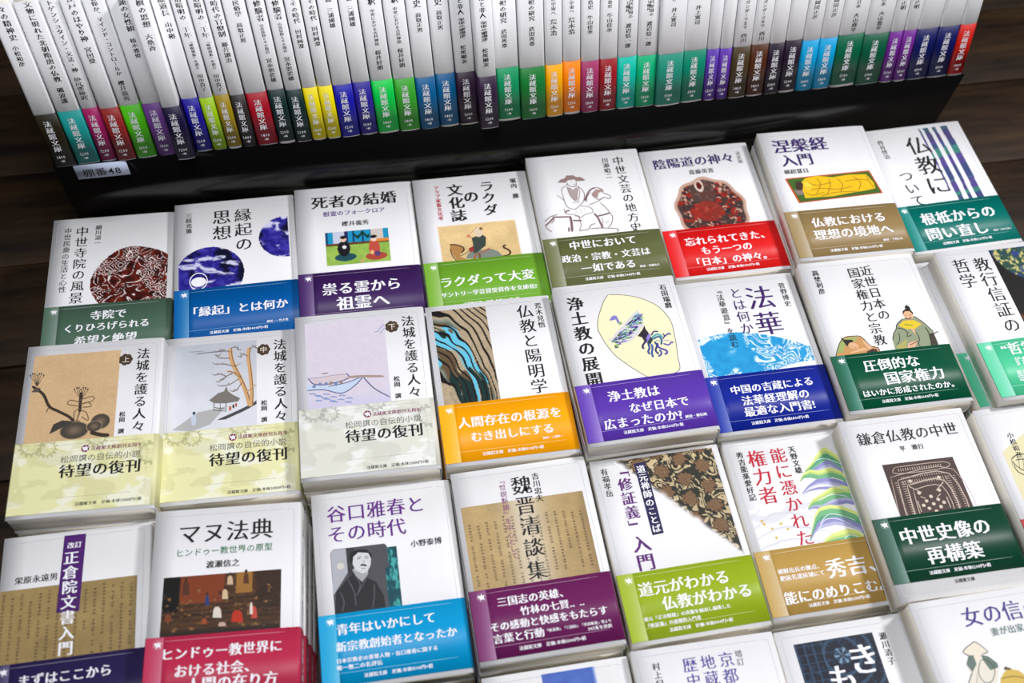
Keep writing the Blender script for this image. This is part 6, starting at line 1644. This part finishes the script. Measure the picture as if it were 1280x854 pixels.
# how a lower copy lies: (copy number from the top, dx, dy, band colour or None)
NUDGE = {'F': {1: (5.0, 1.0, (146, 122, 78))}, 'L': {1: (2.5, -1.0, (48, 22, 58))}, 'P': {1: (-9.0, 3.0, None), 2: (-7.0, 2.5, None)}, 'W': {1: (8.5, 1.0, None), 2: (9.5, 0, None), 3: (9, 0, None), 4: (9, 0, None)}}
FIX = {'N': (-1.5, 0, 0), 'O': (1.5, 0, 0), 'V': (0, 0, -.8)}
for key, D in BOOKS.items():
    x, y, z = D['pos']; fx = FIX.get(key, (0, 0, 0)); x += fx[0]; y += fx[1]; z += fx[2]
    yaw = D['yaw']; n = 5 if key == 'G' else max(2, round(z / 19.5)); t = z / n - .45
    top = BAND_TOP.get(key, 94.0)
    root = blank_book(t, D['obi'], top, LABEL[key], 'paperbacks laid face up in piles')
    cover = [c for c in root.children if c.name.startswith('cover')][0]
    P = Paint(); P.layer = 1; frame_paint(P); P.layer = 2
    do_art(P, [A for A in D['art'] if A[0] != 'emb'])
    LL = max(float(np.max(l)) for l in P.L); stp = min(.02, .24 / LL)
    link('cover_picture', P.mesh('cover_picture', front(t, .02, stp, top + 1)), cover)
    if D['text']:
        for T in D['text']:
            if T[0] != 'c': continue
            P2 = Paint(); text_line(P2, *T[1:]); q = 'title_lettering' if (T[5] - T[4]) / len(T[2]) > 8.2 else 'small_lettering'
            link(q, P2.mesh(q, front(t, .03 + stp * LL, .008, top + 1)), cover)
    band = band_parts(root, t, D['obi'], top, PRICE.get(key, 0), [T for T in D['text'] if T[0] == 'o'], D['art'], key)
    if key in 'RQS':
        S = Paint(); text_line(S, 'v', {'R': 'マヌ法典　ヒンドゥー教世界の原型', 'Q': '正倉院文書入門', 'S': '谷口雅春とその時代'}[key], 0, 10, 68, 'ink', 'b', False, 5); text_line(S, 'v', {'R': '渡瀬信之', 'Q': '栄原永遠男', 'S': '小野泰博'}[key], 0, 72, 88, 'ink', 'm', False, 4)
        link('spine_lettering', S.mesh('spine_lettering', spine(t, .03)), cover)
    pitch = z / n
    put(root, x, y, z - t / 2 - .22, yaw)
    rg = random.Random(key)
    special = NUDGE.get(key, {})
    for k in range(1, n):
        dx, dy = rg.uniform(-.5, .5), rg.uniform(-.7, .7); bc = None; dyaw = rg.uniform(-.35, .35)
        if key in ('R',): dx = .9 * k + rg.uniform(-.2, .2)
        if k in special:
            dx, dy, bc = special[k]; dyaw = .3
        if key == 'W': dyaw = 0
        if bc is not None:
            c = blank_book(t, bc, top, '', None); c['group'] = root['group']
            band_parts(c, t, bc, top, 1200, [])
            P3 = Paint(); P3.layer = 1; frame_paint(P3); cv = [q for q in c.children if q.name.startswith('cover')][0]; link('cover_picture', P3.mesh('cover_picture', front(t, .02)), cv)
        else:
            keep = k in special
            c = copy_tree(root, None, () if keep else ('cover_picture', 'title_lettering', 'small_lettering', 'band_lettering') )
        c['label'] = '%s copy down in the pile under the %s' % (ORD[k - 1], SHORT[key])
        a = math.radians(yaw)
        put(c, x + dx * math.cos(a) - dy * math.sin(a), y + dx * math.sin(a) + dy * math.cos(a), z - k * pitch - t / 2 - .22, yaw + dyaw)

# ------------------------------------------------------------------ black riser with the spine-out row
so = SHELF['o']; LEAN = math.radians(SHELF['lean']); SY = math.radians(SHELF['yaw'])
ris = bpy.data.objects.new('display_riser', None); COL.objects.link(ris)
ris.location = (so[0] / 1000, so[1] / 1000, TZ); ris.rotation_euler = (0, 0, SY)
ris['label'] = 'glossy black display stand behind the piles, holding the row of standing books'; ris['category'] = 'display stand'
RW = 815.0; RH = so[2]; DEP = 112.0
def prism(name, prof, x0, x1, mat, parent):
    n = len(prof); V = [(x0, p[0], p[1]) for p in prof] + [(x1, p[0], p[1]) for p in prof]
    F4 = [(i, i + n, (i + 1) % n + n, (i + 1) % n) for i in range(n)]
    return link(name, make_mesh(name, V, [np.array(F4), np.array([list(range(n))]), np.array([list(range(n, 2 * n))[::-1]])], mat), parent)
tl = math.tan(LEAN)
prism('box', [(9, 1), (0, RH - .4), (DEP, RH - .4 - DEP * tl), (DEP, 1)], -2, RW, M_BLACK, ris)
b0 = (112.6, RH - 112.6 * tl); sn, cs = math.sin(LEAN), math.cos(LEAN)
prism('back_panel', [(b0[0], b0[1] - 40), (b0[0] + 165 * sn, b0[1] + 165 * cs), (b0[0] + 165 * sn + 8, b0[1] + 165 * cs), (b0[0] + 8, b0[1] - 40)], -2, RW, M_BLACK, ris)
# shelf tag on the front face of the stand
tag = bpy.data.objects.new('shelf_tag', None); COL.objects.link(tag); tag.location = (so[0] / 1000, so[1] / 1000, TZ); tag.rotation_euler = (0, 0, SY)
tag['label'] = 'small white shelf number tag reading 棚番48 on the black stand'; tag['category'] = 'tag'
c_ = link('card', make_mesh('card', [(x, y, z) for y in (-.5, -.12) for z in (RH - 17.5, RH - .5) for x in (14, 57)], np.array([(0, 1, 3, 2), (4, 6, 7, 5), (0, 4, 5, 1), (2, 3, 7, 6), (0, 2, 6, 4), (1, 5, 7, 3)]), material('tag_card', (190, 200, 222), .4)), tag)
P = Paint(); text_line(P, 'h', '棚番48', 0, 19, 51, 'ink', 'g', True, 10.5)
link('lettering', P.mesh('lettering', lambda u, v, L: np.stack([u, np.full_like(u, -.56) - L * .004, RH - 10.6 - v], 1)), c_)

CN = {}
def colour_name(c):
    table_ = [((38, 32, 18), 'black-olive'), ((25, 145, 140), 'teal'), ((155, 22, 90), 'magenta'), ((140, 35, 35), 'brick red'), ((75, 185, 15), 'vivid green'), ((108, 60, 138), 'mauve purple'), ((22, 12, 52), 'near-black violet'), ((22, 14, 140), 'ultramarine'), ((150, 190, 15), 'lime'), ((150, 128, 15), 'mustard'), ((46, 40, 38), 'charcoal brown'), ((160, 12, 34), 'crimson')]
    for k, v in table_:
        if k == tuple(c): return v
shelf_names = ['black-olive', 'teal', 'magenta', 'brick red', 'vivid green', 'mauve purple', 'near-black violet', 'ultramarine', 'lime', 'mustard', 'charcoal brown', 'crimson', ('black-green', 0), ('black-green', 1), ('yellow', 0), ('yellow', 1), 'royal blue', 'indigo', 'bright emerald', 'grass green', ('steel blue', 0), ('steel blue', 1), ('dark plum', 0), ('dark plum', 1), 'sea green', 'forest green', 'amber', 'orange', 'dusty pink', 'dark red', 'turquoise', 'spearmint', 'muted teal', 'deep teal green', ('medium violet', 0), ('medium violet', 1), 'olive brown', 'chestnut brown', ('blackish purple', 0), ('blackish purple', 1), ('sky blue', 0), ('sky blue', 1), ('bottle green', 0), ('bottle green', 1), ('bright purple', 0), ('bright purple', 1), ('navy', 0), ('navy', 1), 'scarlet']
def nm(i): v = shelf_names[i]; return v if isinstance(v, str) else v[0]
def blab(i):
    v = shelf_names[i]
    if isinstance(v, tuple): return '%s of the two %s banded paperbacks standing on the black stand' % (('left', 'right')[v[1]], v[0])
    a = 'paperback with %s band standing spine out' % v
    if i == 0: return a + ' at the left end of the row'
    if i == len(SPINES) - 1: return a + ' at the right end of the row'
    return a + ' right of the %s one' % nm(i - 1)
for i, (t0, t1, off, col, price, texts) in enumerate(SPINES):
    pa = SPINES[i - 1][1] if i else t0 - .3; pb = SPINES[i + 1][0] if i + 1 < len(SPINES) else t1 + .3
    lo = max(t0, (pa + t0) / 2 + .05) if i else t0; hi_ = min(t1, (t1 + pb) / 2 - .05) if i + 1 < len(SPINES) else t1
    lo = (pa + t0) / 2 + .12; hi_ = (t1 + pb) / 2 - .12
    t = hi_ - lo - .36; tc = (lo + hi_) / 2
    bt = 97.0 if off > -.5 or i % 3 else 96.0
    top = bt - .4 - (i * 37 % 5) * .25
    root = blank_book(t, col, top, blab(i), 'paperbacks standing spine out on the black stand')
    cover = [c for c in root.children if c.name.startswith('cover')][0]
    band_parts(root, t, col, top, price, [])
    P = Paint(); P.layer = 1; frame_paint(P); link('cover_picture', P.mesh('cover_picture', front(t, .02)), cover)
    if texts:
        S = Paint()
        for s, s0, s1, du in texts:
            big = (s0 - s1) / len(s)
            st = 'm' if big < 4.2 or len(s) <= 4 and s1 > 0 and s is texts[-1][0] else 'b'
            if st == 'b' and big > 6.6: big = 6.6
            text_line(S, 'v', s, max(-t / 2 + 2.4, min(t / 2 - 2.4, du * .75)), BH - s0, BH - s1, 'ink', st, False, min(big * 1.12, 6.2, t * .55))
        link('spine_lettering', S.mesh('spine_lettering', spine(t, .03)), cover)
    # local x (spine) faces the viewer, local y runs up the leaning book, local z (thickness) runs to the left
    sl = .045; e1 = Vector((math.cos(SY), math.sin(SY), 0)); bk = Vector((-math.sin(SY), math.cos(SY), 0))
    up = (Vector((0, 0, 1)) * cs + bk * sn - e1 * sl).normalized(); fw = (-(bk * cs) + Vector((0, 0, 1)) * sn).normalized()
    zz = fw.cross(up)
    M = Matrix((fw, up, zz)).transposed().to_4x4()
    base = Vector((so[0], so[1], so[2])) / 1000 + e1 * (tc / 1000)
    cpos = base + fw * (off / 1000) + up * ((BH / 2 + .1 + t * .0225) / 1000) - fw * (BW / 2000)
    cpos.z += TZ; M.translation = cpos
    root.matrix_world = M
